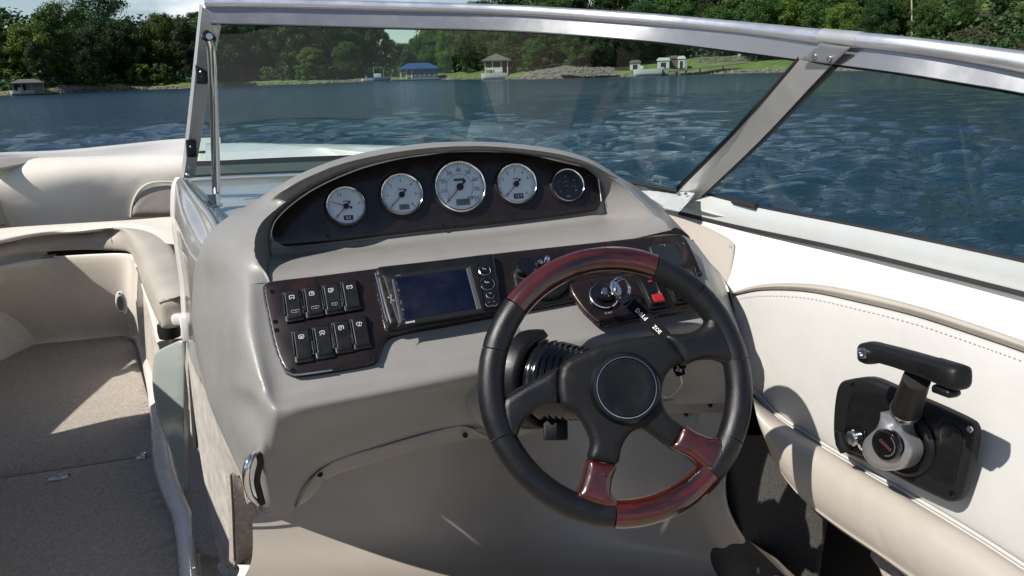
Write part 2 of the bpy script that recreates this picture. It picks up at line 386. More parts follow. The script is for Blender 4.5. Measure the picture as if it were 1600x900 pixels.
# taupe coaming strip at the far left and the cleat behind it
loft('coaming_trim', [[at(-40, 249, Y=3.55), at(0, 248, Y=3.63), at(40, 247, Y=3.75), at(60, 246, Y=3.83)], [at(-40, 252, Y=3.51), at(0, 251, Y=3.58), at(40, 249, Y=3.71), at(60, 248, Y=3.79)],
     [at(-40, 272, Y=3.38), at(0, 264, Y=3.48), at(40, 256, Y=3.63), at(61, 253, Y=3.73)]], taupev, B, 4, 4, solid=.01)
mb = MB(); 
mb.tube([at(36, 249, Y=4.0), at(37, 244, Y=4.0), at(42, 242.5, Y=4.0), at(50, 242, Y=4.0), at(57, 242.5, Y=4.0), at(60, 244, Y=4.0), at(62, 248, Y=4.0)], .011, 10)
mb.tube([at(24, 249, Y=4.0), at(74, 246, Y=4.0)], .006, 8)
mb.build('deck_cleat', chrome, B)
# --- sole
vs = [(-1.25, -.8, .4), (.95, -.8, .4), (.95, 1.9, .4), (.2, 4.0, .4), (-1.2, 4.0, .4)]
mesh('cockpit_floor', vs, [(0, 1, 2, 3, 4)], carpet, B, False)
# carpet: two pieces meeting at a seam, laid over the floor
sA, sB_ = at(-30, 756, Z=.404), at(262, 712, Z=.404)
dy = (sB_-sA)
def onseam(x): return sA+dy*((x-sA.x)/dy.x)
def carpet_piece(name, corners, th):
    plate(name, corners, (0, 0, 1), th, .004, carpet, B, k=1, z0=0)
l, r = onseam(-1.15), onseam(-.27)
g = Vector((0, .0035, 0))
carpet_piece('bow_carpet', [l+g, r+g, at(236, 640, Z=.404), at(208, 535, Z=.404), at(192, 527, Z=.404), at(130, 533, Z=.404), at(0, 547, Z=.404), at(-200, 580, Z=.404)], .010)
carpet_piece('aisle_carpet', [Vector((-1.15, -.5, .404)), Vector((-.2, -.5, .404)), at(300, 960, Z=.404), at(275, 850, Z=.404), r-g, l-g], .010)
# hatch latches on the seam
def screw(c, n, r=.004, mt=None, par=None, name='screw', h=.0016):
    mbs = MB(); mbs.lathe(c, n, [(r, -.001), (r, h*.5), (r*.8, h), (r*.42, h), (r*.36, h*.3), (0.0001, h*.3)], 14, cap=False)
    return mbs.build(name, mt or chromed, par or B)
for (x, y, wdt) in ((92, 744, .052), (221, 712, .026)):
    c = at(x, y, Z=.416); mm = frame((0, 0, 1), (dy.cross(Vector((0, 0, 1)))*-1))
    mb = MB(); mb.box(c-mm@Vector((0, .012, 0)), wdt, .02, .005, mm, .0018)
    o = mb.build('hatch_latch', aluw, B)
    screw(c-mm@Vector((-.006, .012, -.003)), (0, 0, 1), .0065, chromed, o)
    screw(c+mm@Vector((.002, .012, 0)), (0, 0, 1), .0095, chromed, o)
    mb = MB(); mb.box(c-mm@Vector((0, .0005, .001)), wdt*1.15, .006, .003, mm); mb.build('latch_slot', rubber, o)

# --- bow seat base (white shell) wrapping round the foot space
fr = [(-160, 470), (-60, 440), (0, 421), (70, 408), (130, 403), (190, 401), (207, 405), (218, 425), (228, 460), (240, 500), (250, 540)]
to = [(-160, 600), (-60, 565), (0, 548), (70, 540), (130, 534), (185, 528), (203, 529), (211, 536), (222, 560), (232, 600), (240, 640)]
T = [at(x, y, Z=.80 if i < 7 else .8-.045*(i-6)) for i, (x, y) in enumerate(fr)]
Bt = [at(x, y, Z=.405) for (x, y) in to]
back = [p+Vector((0, .03, -.05)) if i < 6 else p+Vector((.12, .04, 0)) for i, p in enumerate(T)]
mid = [b.lerp(t, .12)+Vector((0, .02, 0)) for b, t in zip(Bt, T)]
mid2 = [b.lerp(t, .93) for b, t in zip(Bt, T)]
loft('bow_seat_base', [back, [p+Vector((0, .012, .012)) for p in T], mid2, [b.lerp(t, .5) for b, t in zip(Bt, T)], mid, Bt], gel_warm, B, 5, 4)
# white floor moulding to the right of the shell, under the cushion leg
sh0 = [at(206, 530, Z=.41), at(214, 542, Z=.41), at(228, 600, Z=.41), at(234, 660, Z=.41), at(237, 725, Z=.41), at(250, 770, Z=.41), at(268, 815, Z=.41), at(276, 870, Z=.41), at(282, 940, Z=.41)]
sh1 = [at(206, 526, Z=.44), at(218, 538, Z=.44), at(231, 600, Z=.44), at(238, 660, Z=.44), at(243, 722, Z=.44), at(256, 768, Z=.44), at(274, 812, Z=.44), at(281, 870, Z=.44), at(287, 940, Z=.44)]
sh2 = [at(262, 512, Z=.52), at(262, 545, Z=.50), at(250, 600, Z=.46), at(258, 662, Z=.45), at(268, 716, Z=.445), at(282, 762, Z=.445), at(300, 808, Z=.445), at(303, 868, Z=.445), at(309, 940, Z=.445)]
sh3 = [p+Vector((.01, 0, -.05)) for p in sh2]
loft('walkway_kerb', [sh0, sh1, sh2, sh3], gel, B, 6, 4)
mb = MB(); c = at(303, 888, Z=.447); screw(c, (0, 0, 1), .003)
# courtesy light on the shell
lc = at(190, 473, Y=3.34); n = Vector((-.25, -1, .12)).normalized(); mm = frame(n)
pts = [lc+mm@Vector((.022*math.cos(a)*1.0, .052*math.sin(a)*(1 if abs(math.sin(a)) < .9 else .97), 0)) for a in [2*math.pi*k/20 for k in range(20)]]
o = plate('courtesy_light', pts, n, .010, .005, gel, B, k=1)
plate('light_lens', [lc+(p-lc)*.6 for p in pts], n, .013, .002, silverp, o, k=1)
screw(lc+mm@Vector((0, .042, .010)), n, .004, par=o); screw(lc+mm@Vector((0, -.042, .010)), n, .004, par=o)
# black sheet painting the shade of the locker gap under the front cushion, with its chrome catch
loft('locker_shade_sheet', [[at(-60, 425, Y=3.75), at(60, 408, Y=3.75), at(150, 398, Y=3.75), at(216, 402, Y=3.7)], [at(-60, 365, Y=3.75), at(60, 360, Y=3.75), at(150, 360, Y=3.75), at(216, 372, Y=3.7)]], rubber, B, 3, 2)
mb = MB(); mb.box(at(70, 401, Z=.815), .085, .03, .012, frame((0, 0, 1), (.1, 1, 0)), .004); mb.build('locker_catch', chromed, B)
# --- cushions can be lifted out: things of their own
bk = empty('backrest_cushion', (-.4, 3.6, .9)); tag(bk, 'long cream backrest cushion along the bow with a rounded armrest patch', 'cushion')
Yb = 3.62
def pb(x, y, d=0): return at(x, y, Y=Yb+d)
loft('backrest', [[pb(-120, 275, .1), pb(0, 262, .12), pb(80, 257, .14), pb(180, 254, .16), pb(275, 251, .18), pb(330, 250, .2)],
                  [pb(-110, 281, -.02), pb(6, 270, 0), pb(80, 262, .03), pb(180, 258, .06), pb(275, 255, .08), pb(330, 254, .1)],
                  [pb(-115, 300, -.09), pb(0, 285, -.07), pb(80, 278, -.05), pb(180, 272, 0), pb(275, 268, .02), pb(330, 266, .04)],
                  [pb(-110, 330, -.1), pb(2, 318, -.08), pb(80, 310, -.06), pb(180, 305, -.01), pb(275, 300, .01), pb(330, 300, .03)],
                  [pb(-105, 362, -.08), pb(20, 352, -.06), pb(90, 349, -.05), pb(180, 344, 0), pb(275, 341, .02), pb(330, 340, .04)]], vinyl, bk, 6, 6, solid=.03, offset=-1)
mb = MB(); mb.tube([Vector(p) for p in cr1([tuple(pb(x, y, d)) for x, y, d in ((-60, 280, -.02), (6, 268.5, -.01), (80, 261, .02), (180, 257, .05), (275, 254, .07), (330, 253, .09))], 6)], .0035, 6)
mb.build('piping', vinyl, bk)
arm = [(204, 339), (206, 322), (212, 306), (222, 293), (236, 286), (255, 284), (285, 285), (300, 300), (300, 338)]
plate('armrest_patch', [pb(x, y, -.005) for x, y in arm], (0, -1, .15), .03, .022, beigev, bk, k=1)
mb = MB(); mb.tube([Vector(p) for p in cr1([tuple(pb(x, y, -.035)) for x, y in arm[:7]], 5)], .004, 6); mb.build('piping', vinyl, bk)
# leftmost backrest corner
lb = empty('corner_cushion', (-.95, 3.4, .9)); tag(lb, 'beige cushion corner at the left photo edge beside the long bow backrest', 'cushion')
loft('backrest', [[pb(-80, 300, -.2), pb(-30, 300, -.2), pb(-4, 310, -.16), pb(6, 330, -.10), pb(18, 348, -.07), pb(22, 352, -.04)], [pb(-80, 356, -.22), pb(-30, 354, -.22), pb(-4, 351, -.2), pb(4, 350, -.16), pb(14, 351, -.1), pb(22, 353, -.05)]], beigev, lb, 4, 5, solid=.03, offset=1)
# seat cushion: top, taupe front, taupe right leg
sc_ = empty('seat_cushion', (-.4, 3.3, .86)); tag(sc_, 'cream topped bow seat cushion with thick taupe edge curving round to the console', 'cushion')
loft('cushion_top', [[at(-120, 372, Z=.98), at(0, 357, Z=.98), at(100, 350, Z=.98), at(200, 344, Z=.975), at(262, 339, Z=.97), at(300, 338, Z=.97)],
                     [at(-120, 385, Z=.985), at(0, 368, Z=.985), at(100, 356, Z=.985), at(200, 349, Z=.98), at(250, 360, Z=.975), at(300, 380, Z=.965)],
                     [at(-120, 398, Z=.97), at(0, 378, Z=.97), at(60, 367, Z=.972), at(130, 361, Z=.972), at(200, 356, Z=.972), at(248, 380, Z=.968)],
                     [at(-120, 402, Z=.955), at(0, 381, Z=.955), at(60, 369, Z=.957), at(130, 364, Z=.957), at(190, 362, Z=.957), at(240, 395, Z=.95)]], vinyl, sc_, 6, 5)
ti = [(-120, 394), (0, 368), (60, 359), (120, 354), (180, 351), (206, 350), (236, 354), (258, 371), (275, 398), (288, 430), (298, 458)]
tc_ = [(-120, 404), (0, 379), (60, 369), (122, 363), (172, 361), (196, 366), (214, 384), (228, 414), (240, 446), (248, 462), (252, 471)]
lm_ = [(-120, 422), (0, 391), (60, 381), (122, 376), (174, 376), (200, 381), (212, 400), (222, 430), (236, 465), (245, 482), (250, 490)]
lo_ = [(-120, 438), (0, 403), (60, 394), (122, 390), (180, 391), (203, 395), (212, 412), (223, 445), (238, 482), (247, 502), (251, 512)]
zc = [.955, .957, .958, .958, .958, .958, .956, .953, .95, .948, .946]
P0 = [at(*q, Z=z+.012) for q, z in zip(ti, zc)]; P1 = [at(a[0]*.45+b[0]*.55, a[1]*.45+b[1]*.55, Z=z+.016) for a, b, z in zip(ti, tc_, zc)]
P2 = [at(*q, Z=z) for q, z in zip(tc_, zc)]
P3 = [at(*q, t=tof(p)*.995) for q, p in zip(lm_, P2)]; P4 = [at(*q, t=tof(p)*1.0) for q, p in zip(lo_, P2)]; P5 = [p+Vector((.02, .05, .0)) for p in P4]
loft('cushion_edge', [[p-Vector((0, 0, .04)) for p in P0], P0, P1, P2, P3, P4, P5], taupev, sc_, 6, 5)
epl = (Vector((.1, -1, .05)).normalized(), at(262, 472, Z=.948))
plate('cushion_end', [at(x, y, pl=epl) for x, y in ((248, 473), (256, 469), (270, 466), (284, 460), (290, 462), (291, 505), (284, 510), (268, 514), (255, 514), (251, 510), (249, 492))], epl[0], .03, .016, taupev, sc_, k=2, z0=-.022)
mb = MB(); mb.tube([at(x, y, pl=(epl[0], epl[1]+epl[0]*.002)) for x, y in ((248, 473), (258, 469.5), (270, 467), (284, 461))], .003, 6); mb.build('piping', taupev, sc_)
mb = MB(); mb.tube([p+(CAM-p).normalized()*.003 for p in (P0[4], P1[4], P2[4], P3[4], P4[4])], .002, 6); mb.build('seam_line', beigev, sc_)
mb = MB(); mb.lathe(at(264, 516, Z=.79), (0, 0, 1), [(.03, -.02), (.032, .0), (.03, .02)], 20); mb.build('cushion_bumper', rubber, B)

# --- console body: glossy deck, inner side, worn lower side
deckrow0 = [at(290, 276, Z=1.222), at(350, 272, Z=1.225), at(450, 266, Z=1.225), at(560, 262, Z=1.225), at(700, 262, Z=1.225)]
deckrow1 = [at(300, 285, Z=1.225), at(370, 285, Z=1.224), at(460, 285, Z=1.224), at(560, 285, Z=1.224), at(700, 285, Z=1.222)]
deckrow2 = [at(326, 312, Z=1.22), at(390, 315, Z=1.22), at(470, 315, Z=1.22), at(560, 315, Z=1.22), at(700, 320, Z=1.215)]
deckrow3 = [at(352, 345, Z=1.21), at(410, 345, Z=1.21), at(480, 350, Z=1.21), at(560, 360, Z=1.2), at(700, 370, Z=1.18)]
loft('console_deck', [deckrow0, deckrow1, deckrow2, deckrow3], greyg, B, 6, 6)
def cw(pts, Ys): return [at(x, y, Y=Y_) for (x, y), Y_ in zip(pts, Ys)]
YY = (1.93, 1.66, 1.42, 1.26)
loft('console_side', [
    [at(290, 276, Z=1.222), at(310, 297, Z=1.222), at(336, 324, Z=1.218), at(356, 348, Z=1.21)],
    cw([(285, 277), (304, 300), (328, 330), (344, 358)], YY),
    cw([(279, 279), (292, 306), (314, 345), (330, 375)], YY),
    cw([(274, 288), (281, 318), (300, 356), (318, 392)], YY),
    cw([(272, 310), (277, 340), (292, 380), (312, 415)], YY),
    cw([(272, 340), (277, 370), (290, 405), (310, 440)], YY),
    cw([(279, 390), (283, 412), (293, 440), (310, 470)], YY),
    cw([(286, 440), (289, 455), (297, 480), (312, 505)], YY),
    cw([(289, 487), (292, 500), (301, 520), (316, 545)], YY),
    cw([(293, 549), (298, 562), (310, 590), (330, 625)], YY),
], greyg, B, 5, 5)
# white edge strip of the console moulding
ed = [(277, 277), (271, 290), (269, 315), (270, 345), (276, 390), (283, 440), (286, 487), (290, 530)]
loft('console_edge', [[at(x-3, y, Y=2.0) for x, y in ed], [at(x+3, y, Y=1.965) for x, y in ed], [at(x+8, y+2, Y=1.96) for x, y in ed]], gel, B, 4, 5)
# lower side wall, worn
lw = [[(291, 545, 1.78), (305, 560, 1.6), (322, 600, 1.38), (345, 600, 1.27)], [(297, 590, 1.74), (312, 610, 1.56), (340, 655, 1.33), (372, 655, 1.20)], [(303, 640, 1.70), (324, 670, 1.52), (365, 710, 1.30), (405, 705, 1.17)],
      [(311, 700, 1.68), (338, 735, 1.52), (384, 755, 1.34), (428, 752, 1.18)], [(324, 780, 1.66), (342, 790, 1.56), (362, 800, 1.48), (380, 797, 1.42)], [(335, 840, 1.64), (350, 850, 1.57), (366, 862, 1.5), (372, 862, 1.49)], [(345, 884, 1.63), (356, 890, 1.58), (366, 893, 1.53), (372, 893, 1.52)]]
loft('console_lower_side', [[at(x, y, t=t) for x, y, t in r] for r in lw], roughw, B, 6, 5)
# dark carpeted strip in the shade behind the door panel
cs = [[(286, 520, 1.95), (300, 535, 1.86)], [(290, 560, 1.92), (306, 575, 1.82)], [(298, 640, 1.86), (314, 650, 1.78)], [(300, 740, 1.82), (326, 745, 1.74)], [(302, 835, 1.78), (338, 838, 1.70)], [(306, 862, 1.76), (346, 872, 1.68)]]
loft('carpeted_side_strip', [[at(x, y, t=t) for x, y, t in r] for r in cs], carpet, B, 6, 5, solid=.006)
mb = MB(); mb.tube([Vector(p) for p in cr1([tuple(at(x, y, t=t)) for x, y, t in ((303, 550, 1.72), (299, 553, 1.75), (298, 575, 1.76), (302, 640, 1.74), (306, 700, 1.72))], 6)], .006, 8); mb.build('edge_gasket', rubber, B)
mb = MB(); mb.tube([Vector(p) for p in cr1([tuple(at(x, y, t=t)) for x, y, t in ((345, 882, 1.62), (352, 893, 1.60), (366, 893, 1.52), (388, 884, 1.47))], 5)], .009, 8); mb.build('edge_bead', roughw, B)
# carpeted corner of the footwell
cb = [[(352, 735, 1.36), (360, 735, 1.345), (380, 752, 1.36), (400, 800, 1.40)], [(356, 790, 1.39), (364, 792, 1.37), (382, 800, 1.39), (400, 820, 1.42)], [(358, 850, 1.44), (366, 852, 1.42), (382, 850, 1.44), (400, 858, 1.46)], [(358, 876, 1.46), (368, 880, 1.44), (380, 872, 1.46), (394, 868, 1.52)], [(360, 890, 1.5), (366, 890, 1.5), (378, 884, 1.52), (390, 876, 1.56)]]
loft('carpeted_corner', [[at(x, y, t=t) for x, y, t in r] for r in cb], carpet, B, 5, 5, lu=True)
mb = MB(); mb.tube([Vector(p) for p in cr1([tuple(at(x, y, t=t)) for x, y, t in ((361, 742, 1.335), (364, 792, 1.362), (366, 852, 1.41), (367, 876, 1.43))], 6)], .0022, 6); mb.build('carpet_seam', carpetd, B)
mb = MB()
for (x, y) in ((316, 842), (323, 846), (333, 851)): screw(at(x, y, Z=.43), (0, 0, 1), .005)
# translucent walkthrough door folded against the console
dr = empty('walkthrough_door', (-.2, 1.9, .8)); tag(dr, 'milky grey green walkthrough door panel folded beside the console', 'door')
dpts = [(246, 556), (254, 545), (272, 536), (288, 530), (294, 540), (295, 600), (294, 680), (293, 764), (288, 750), (274, 706), (258, 664), (249, 632), (244, 596)]
dn = Vector((-.55, -.83, .1)).normalized(); dpl = (dn, at(280, 620, t=1.95))
plate('door_panel', [at(x, y, pl=dpl) for x, y in dpts], dn, .018, .005, milky, dr, k=3)
mb = MB(); mb.box(at(295, 512, t=1.9), .035, .03, .07, frame((0, 0, 1), (.3, 1, 0)), .008); mb.box(at(285, 498, t=1.92), .05, .03, .03, frame((0, 0, 1), (.3, 1, 0)), .008)
mb.build('door_hinge', gel, dr)
screw(at(296, 520, t=1.86), (-.4, -.9, .2), .006, par=dr)

# --- instrument hood
ST = [  # E (on panel plane), I (inner ridge), M (face), O (outer silhouette), Y of I, Y of O
 ((430, 410), (420, 441), (368, 449), (303, 455), 1.045, 1.27), ((424, 394), (400, 405), (352, 404), (307, 408), 1.07, 1.29),
 ((421, 376), (397, 380), (352, 372), (322, 371), 1.10, 1.32), ((424, 352), (405, 352), (374, 344), (350, 346), 1.135, 1.33),
 ((440, 328), (429, 328), (412, 318), (396, 319), 1.16, 1.335), ((470, 304), (462, 304), (448, 296), (434, 296), 1.17, 1.33),
 ((505, 284), (498, 283), (490, 274), (481, 271), 1.175, 1.32), ((563, 262), (560, 259), (556, 251), (551, 247), 1.18, 1.30),
 ((660, 242), (658, 241), (657, 234), (657, 229), 1.18, 1.275), ((760, 237), (760, 235), (760, 229), (762, 226), 1.17, 1.26),
 ((850, 247), (852, 244), (856, 238), (862, 236), 1.15, 1.245), ((905, 260), (908, 256), (914, 250), (922, 253), 1.13, 1.235),
 ((935, 285), (945, 272), (955, 268), (968, 281), 1.11, 1.22), ((943, 310), (975, 292), (987, 289), (1002, 304), 1.09, 1.20),
 ((948, 330), (1008, 324), (1018, 318), (1033, 329), 1.05, 1.16), ((950, 340), (1046, 359), (1058, 356), (1078, 375), .99, 1.10)]
rE = [at(*s[0], pl=GP) for s in ST]; rI = [at(*s[1], Y=s[4]) for s in ST]
rM = [at(*s[2], Y=s[4]+(-.014 if 5 < i < 12 else (.06 if i < 4 else .05))) for i, s in enumerate(ST)]
for i in range(5, 13):
    s_ = ST[i]; k_ = .2; rM[i] = at(s_[3][0]+(s_[1][0]-s_[3][0])*k_, s_[3][1]+(s_[1][1]-s_[3][1])*k_, Y=s_[4]-(.014 if i < 12 else 0))
rO = [at(*s[3], Y=s[5]) for s in ST]
rM[0] = at(365, 445, Y=1.08); rO[0] = at(303, 450, Y=1.27)
rm2 = [a.lerp(b, .5)+Vector((0, -.003, .002)) for a, b in zip(rI, rM)]; rm1 = [a.lerp(b, .5)+Vector((-.003, -.004, .006)) for a, b in zip(rM, rO)]
rm2[0] = at(386, 444, Y=1.048); rm1[0] = at(335, 447, Y=1.16); rI[0] = at(420, 441, Y=1.045)
rI2 = [i.lerp(e, .06)+Vector((0, -.002, 0)) for i, e in zip(rI, rE)]
rB = [o+Vector((.0, .05, -.035)) for o in rO]; rB2 = [o+Vector((.02, .08, -.2)) for o in rO]
MOULD = []
# --- gauge panel backing and shelf
xs0 = [(424, 388), (470, 386), (560, 376), (660, 364), (760, 353), (860, 341), (925, 333), (960, 331), (1008, 327)]
xs1 = [(420, 441), (460, 438), (560, 426), (660, 414), (760, 402), (860, 391), (925, 383), (970, 377), (1046, 361)]
xb = [(424, 340), (470, 300), (560, 262), (660, 242), (760, 237), (860, 250), (925, 280), (950, 290), (1000, 322)]
sh = []
r_a = [at(*q, pl=GP) for q in xb]
r_b = [at(*q, pl=GP)+Vector((0, 0, 0)) for q in xs0]; r_b[-1] = at(1008, 326, Y=1.06); r_b[0] = at(424, 388, Y=1.19)
r_d = [tL(*q) for q in xs1]; r_d[-1] = at(1046, 360, Y=.985); r_d[0] = at(420, 441, Y=1.045)
for k, bulge in ((0, 0), (.12, -.006), (.5, .004), (.85, .006), (1, 0)):
    sh.append([b.lerp(d, k)+Vector((0, 0, bulge)) for b, d in zip(r_b, r_d)])
MOULD.append(loft_data(sh, 5, 4))
loft('panel_backing', [r_a, r_b], pod, B, 3, 2)
# --- pod body: shoulder, face, fascia
top = [(303, 450, 'Y', 1.27), (335, 447, 'Y', 1.16), (365, 445, 'Y', 1.08), (386, 444, 'Y', 1.048), (420, 441, 'Y', 1.045)] + [(x, y, 'L', 0) for x, y in ((500, 434), (600, 422), (700, 409), (850, 392), (960, 378))] + [(1050, 366, 'L', 0), (1082, 376, 'Y', 1.03), (1100, 398, 'Y', 1.08)]
r2 = [(302, 500, 'Y', 1.25), (335, 505, 'Y', 1.12), (366, 510, 'Y', 1.02), (390, 516, 'L', -.005), (424, 522, 'L', 0), (500, 515, 'L', 0), (600, 500, 'L', 0), (700, 485, 'L', 0), (850, 462, 'L', 0), (960, 447, 'L', 0), (1053, 433, 'L', 0), (1108, 424, 'L', .02), (1128, 436, 'Y', 1.03)]
r3 = [(310, 558, 'Y', 1.22), (342, 567, 'Y', 1.09), (374, 574, 'Y', .985), (402, 582, 'L', -.006), (434, 592, 'L', 0), (500, 588, 'L', 0), (600, 575, 'L', 0), (700, 548, 'L', 0), (850, 520, 'L', 0), (960, 508, 'L', 0), (1053, 494, 'L', 0), (1120, 480, 'L', .02), (1146, 485, 'Y', .99)]
r4 = [(318, 592, 'Y', 1.19), (350, 600, 'Y', 1.06), (384, 606, 'Y', .955), (412, 612, 'L', -.004), (438, 616, 'L', .0), (500, 605, 'L', .0), (600, 590, 'L', 0), (700, 568, 'L', 0), (850, 542, 'L', 0), (960, 530, 'L', 0), (1053, 518, 'L', 0), (1130, 505, 'L', .02), (1158, 512, 'Y', .98)]
r5 = [(328, 630, 'Y', 1.16), (360, 636, 'Y', 1.035), (394, 640, 'Y', .95), (420, 645, 'Y', .885), (446, 646, 'Y', .873), (500, 634, 'Y', .873), (600, 616, 'Y', .873), (700, 598, 'Y', .875), (850, 572, 'Y', .875), (960, 556, 'Y', .875), (1053, 545, 'Y', .875), (1135, 535, 'Y', .89), (1165, 540, 'Y', .96)]
r6 = [(350, 684, 'Y', 1.09), (376, 700, 'Y', .99), (402, 706, 'Y', .905), (424, 712, 'Y', .90), (446, 712, 'Y', .908), (500, 676, 'Y', .908), (600, 652, 'Y', .908), (700, 630, 'Y', .910), (850, 610, 'Y', .942), (960, 600, 'Y', .942), (1053, 585, 'Y', .942), (1140, 575, 'Y', .90), (1172, 580, 'Y', .95)]
r7 = [(396, 781, 'Y', .945), (408, 793, 'Y', .942), (423, 798, 'Y', .945), (441, 797, 'Y', .943), (457, 792, 'Y', .942), (495, 733, 'Y', .942), (600, 693, 'Y', .942), (705, 666, 'Y', .942), (850, 655, 'Y', .945), (960, 640, 'Y', .945), (1053, 626, 'Y', .945), (1145, 622, 'Y', .91), (1176, 625, 'Y', .945)]
def C(q): return tL(q[0], q[1], q[3]) if q[2] == 'L' else at(q[0], q[1], Y=q[3])
rows = [[C(q) for q in r] for r in (top, r2, r3, r4, r5, r6, r7)]
rows.append([p+Vector((.006 if i < 3 else 0, .02, -.004)) for i, p in enumerate(rows[-1])])
rows.append([p+Vector((.03, .09, .09)) for p in rows[-1]])
face = rows
# the hood's own stations run on from the face rows (phantom station first, trimmed again)
def ext(col): return [face[1][col]]+[None]
across = [rE, rI2, rI, rm2, rM, rm1, rO, rB, rB2]
ph = [face[1][4], face[1][4], face[1][4], face[1][3], face[1][2], face[1][1], face[1][0], face[1][0]+Vector((0, .05, -.035)), face[1][0]+Vector((.02, .08, -.2))]
hood_rows = [[ph[k]]+[a[i] for i in range(0, len(ST))] for k, a in enumerate(across)]
H = list(map(list, zip(*hood_rows)))      # stations x across
hd = loft_data(H, 5, 6, t0=6); MOULD.append(hd)
up_row = [rO[1], rm1[1], rM[1], rm2[1], rI[1]]+[p*1.0 for p in face[0][5:]]
for q in range(5, len(up_row)): up_row[q] = face[0][q]+(face[0][q]-face[1][q])*.5
def bk_(r, f): return [r[0]+Vector((.02, .08, -.2*f)), r[0]+Vector((0, .05, -.035*f))]+r
fd = loft_data([[rB2[1], rB[1]]+up_row]+[bk_(r, (1, .8, .5, .3, .1, 0, -.1, -.1, -.1)[i]) for i, r in enumerate(face)], 6, 6, t0=6); MOULD.append(fd)
vs = []; fs = []
for v_, f_ in MOULD:
    k0 = len(vs); vs += [tuple(p) for p in v_]; fs += [tuple(q+k0 for q in f) for f in f_]
o = mesh('console_moulding', vs, fs, pod, B)
bm = bmesh.new(); bm.from_mesh(o.data); bmesh.ops.remove_doubles(bm, verts=bm.verts, dist=.0012); bmesh.ops.recalc_face_normals(bm, faces=bm.faces); bm.to_mesh(o.data); bm.free()
for f in o.data.polygons: f.use_smooth = True
# trim strip under the fascia arch, with its two screws
st_t = [(462, 794), (480, 760), (500, 736), (535, 716), (600, 697), (700, 669), (730, 667), (757, 680), (800, 690)]
st_b = [(470, 787), (485, 776), (502, 758), (520, 742), (600, 717), (700, 691), (730, 686), (757, 684), (800, 700)]
loft('fascia_trim', [[at(x, y-2, Y=.948) for x, y in st_t], [at(x, y, Y=.942) for x, y in st_t], [at((a[0]+b[0])/2, (a[1]+b[1])/2, Y=.95) for a, b in zip(st_t, st_b)], [at(x, y, Y=.962) for x, y in st_b], [at(x, y+2, Y=.98) for x, y in st_b]], blackm if False else pod, B, 6, 3)
for (x, y) in ((500, 741), (727, 680)): screw(at(x, y, Y=.944), (0, -1, .1), .0042, blackm)
loft('fascia_trim', [[at(x, y, Y=.944) for x, y in ((1030, 628), (1060, 624), (1100, 622), (1140, 623))], [at(x, y, Y=.952) for x, y in ((1034, 643), (1064, 642), (1100, 642), (1140, 642))], [at(x, y, Y=.96) for x, y in ((1034, 648), (1064, 646), (1100, 645), (1140, 645))]], pod, B, 4, 3)
screw(at(1110, 633, Y=.945), (0, -1, .1), .0042, blackm)
# chrome grab handle at the console corner
hp = [(404, 707, .905), (394, 712, .885), (386, 730, .876), (385, 752, .88), (391, 774, .89), (403, 787, .91)]
hb = [(404, 707), (407, 722), (403, 740), (402, 755), (406, 772), (410, 787)]
mb = MB(); mb.tube([Vector(p) for p in cr1([tuple(at(x, y, Y=Y_)) for x, y, Y_ in hp], 6)], [.0035+.0012*math.sin(math.pi*i/30) for i in range(31)], 12)
o = mb.build('grab_handle', chrome, B)
mb = MB(); mb.tube([Vector(p) for p in cr1([tuple(at(x, y, Y=.90+.0001*(y-707))) for x, y in hb], 6)], .0042, 10); mb.build('handle_base', blackp, o)

# --- instrument panel (burl) with screws
gp = [(424, 379), (426, 362), (434, 345), (460, 320), (500, 294), (560, 268), (620, 252), (660, 246), (700, 241), (760, 240), (820, 244), (870, 255), (905, 263), (922, 268), (930, 277), (934, 300), (936, 318), (933, 326), (924, 331), (860, 340), (760, 352), (660, 362), (560, 374), (470, 384), (434, 386)]
gn = GP[0]
plate('instrument_panel', [at(x, y, pl=GP) for x, y in gp], gn, .011, .004, burl, B, k=3)
mb = MB(); mb.tube([at(x, y-1, pl=GP)+gn*.012 for x, y in [tuple(q) for q in cr1(gp[0:17], 4)]], [.0006+.0014*min(1, 3*min(i, 64-i)/64) for i in range(65)], 8); mb.build('panel_edge_line', alub, B)  # bright tube drawn as the bevel's highlight, thinning out at both ends
for (x, y) in ((433, 376), (502, 302), (709, 246), (916, 274), (919, 317), (690, 355), (514, 371)): screw(at(x, y, pl=GP)+gn*.011, gn, .0036, blackg)

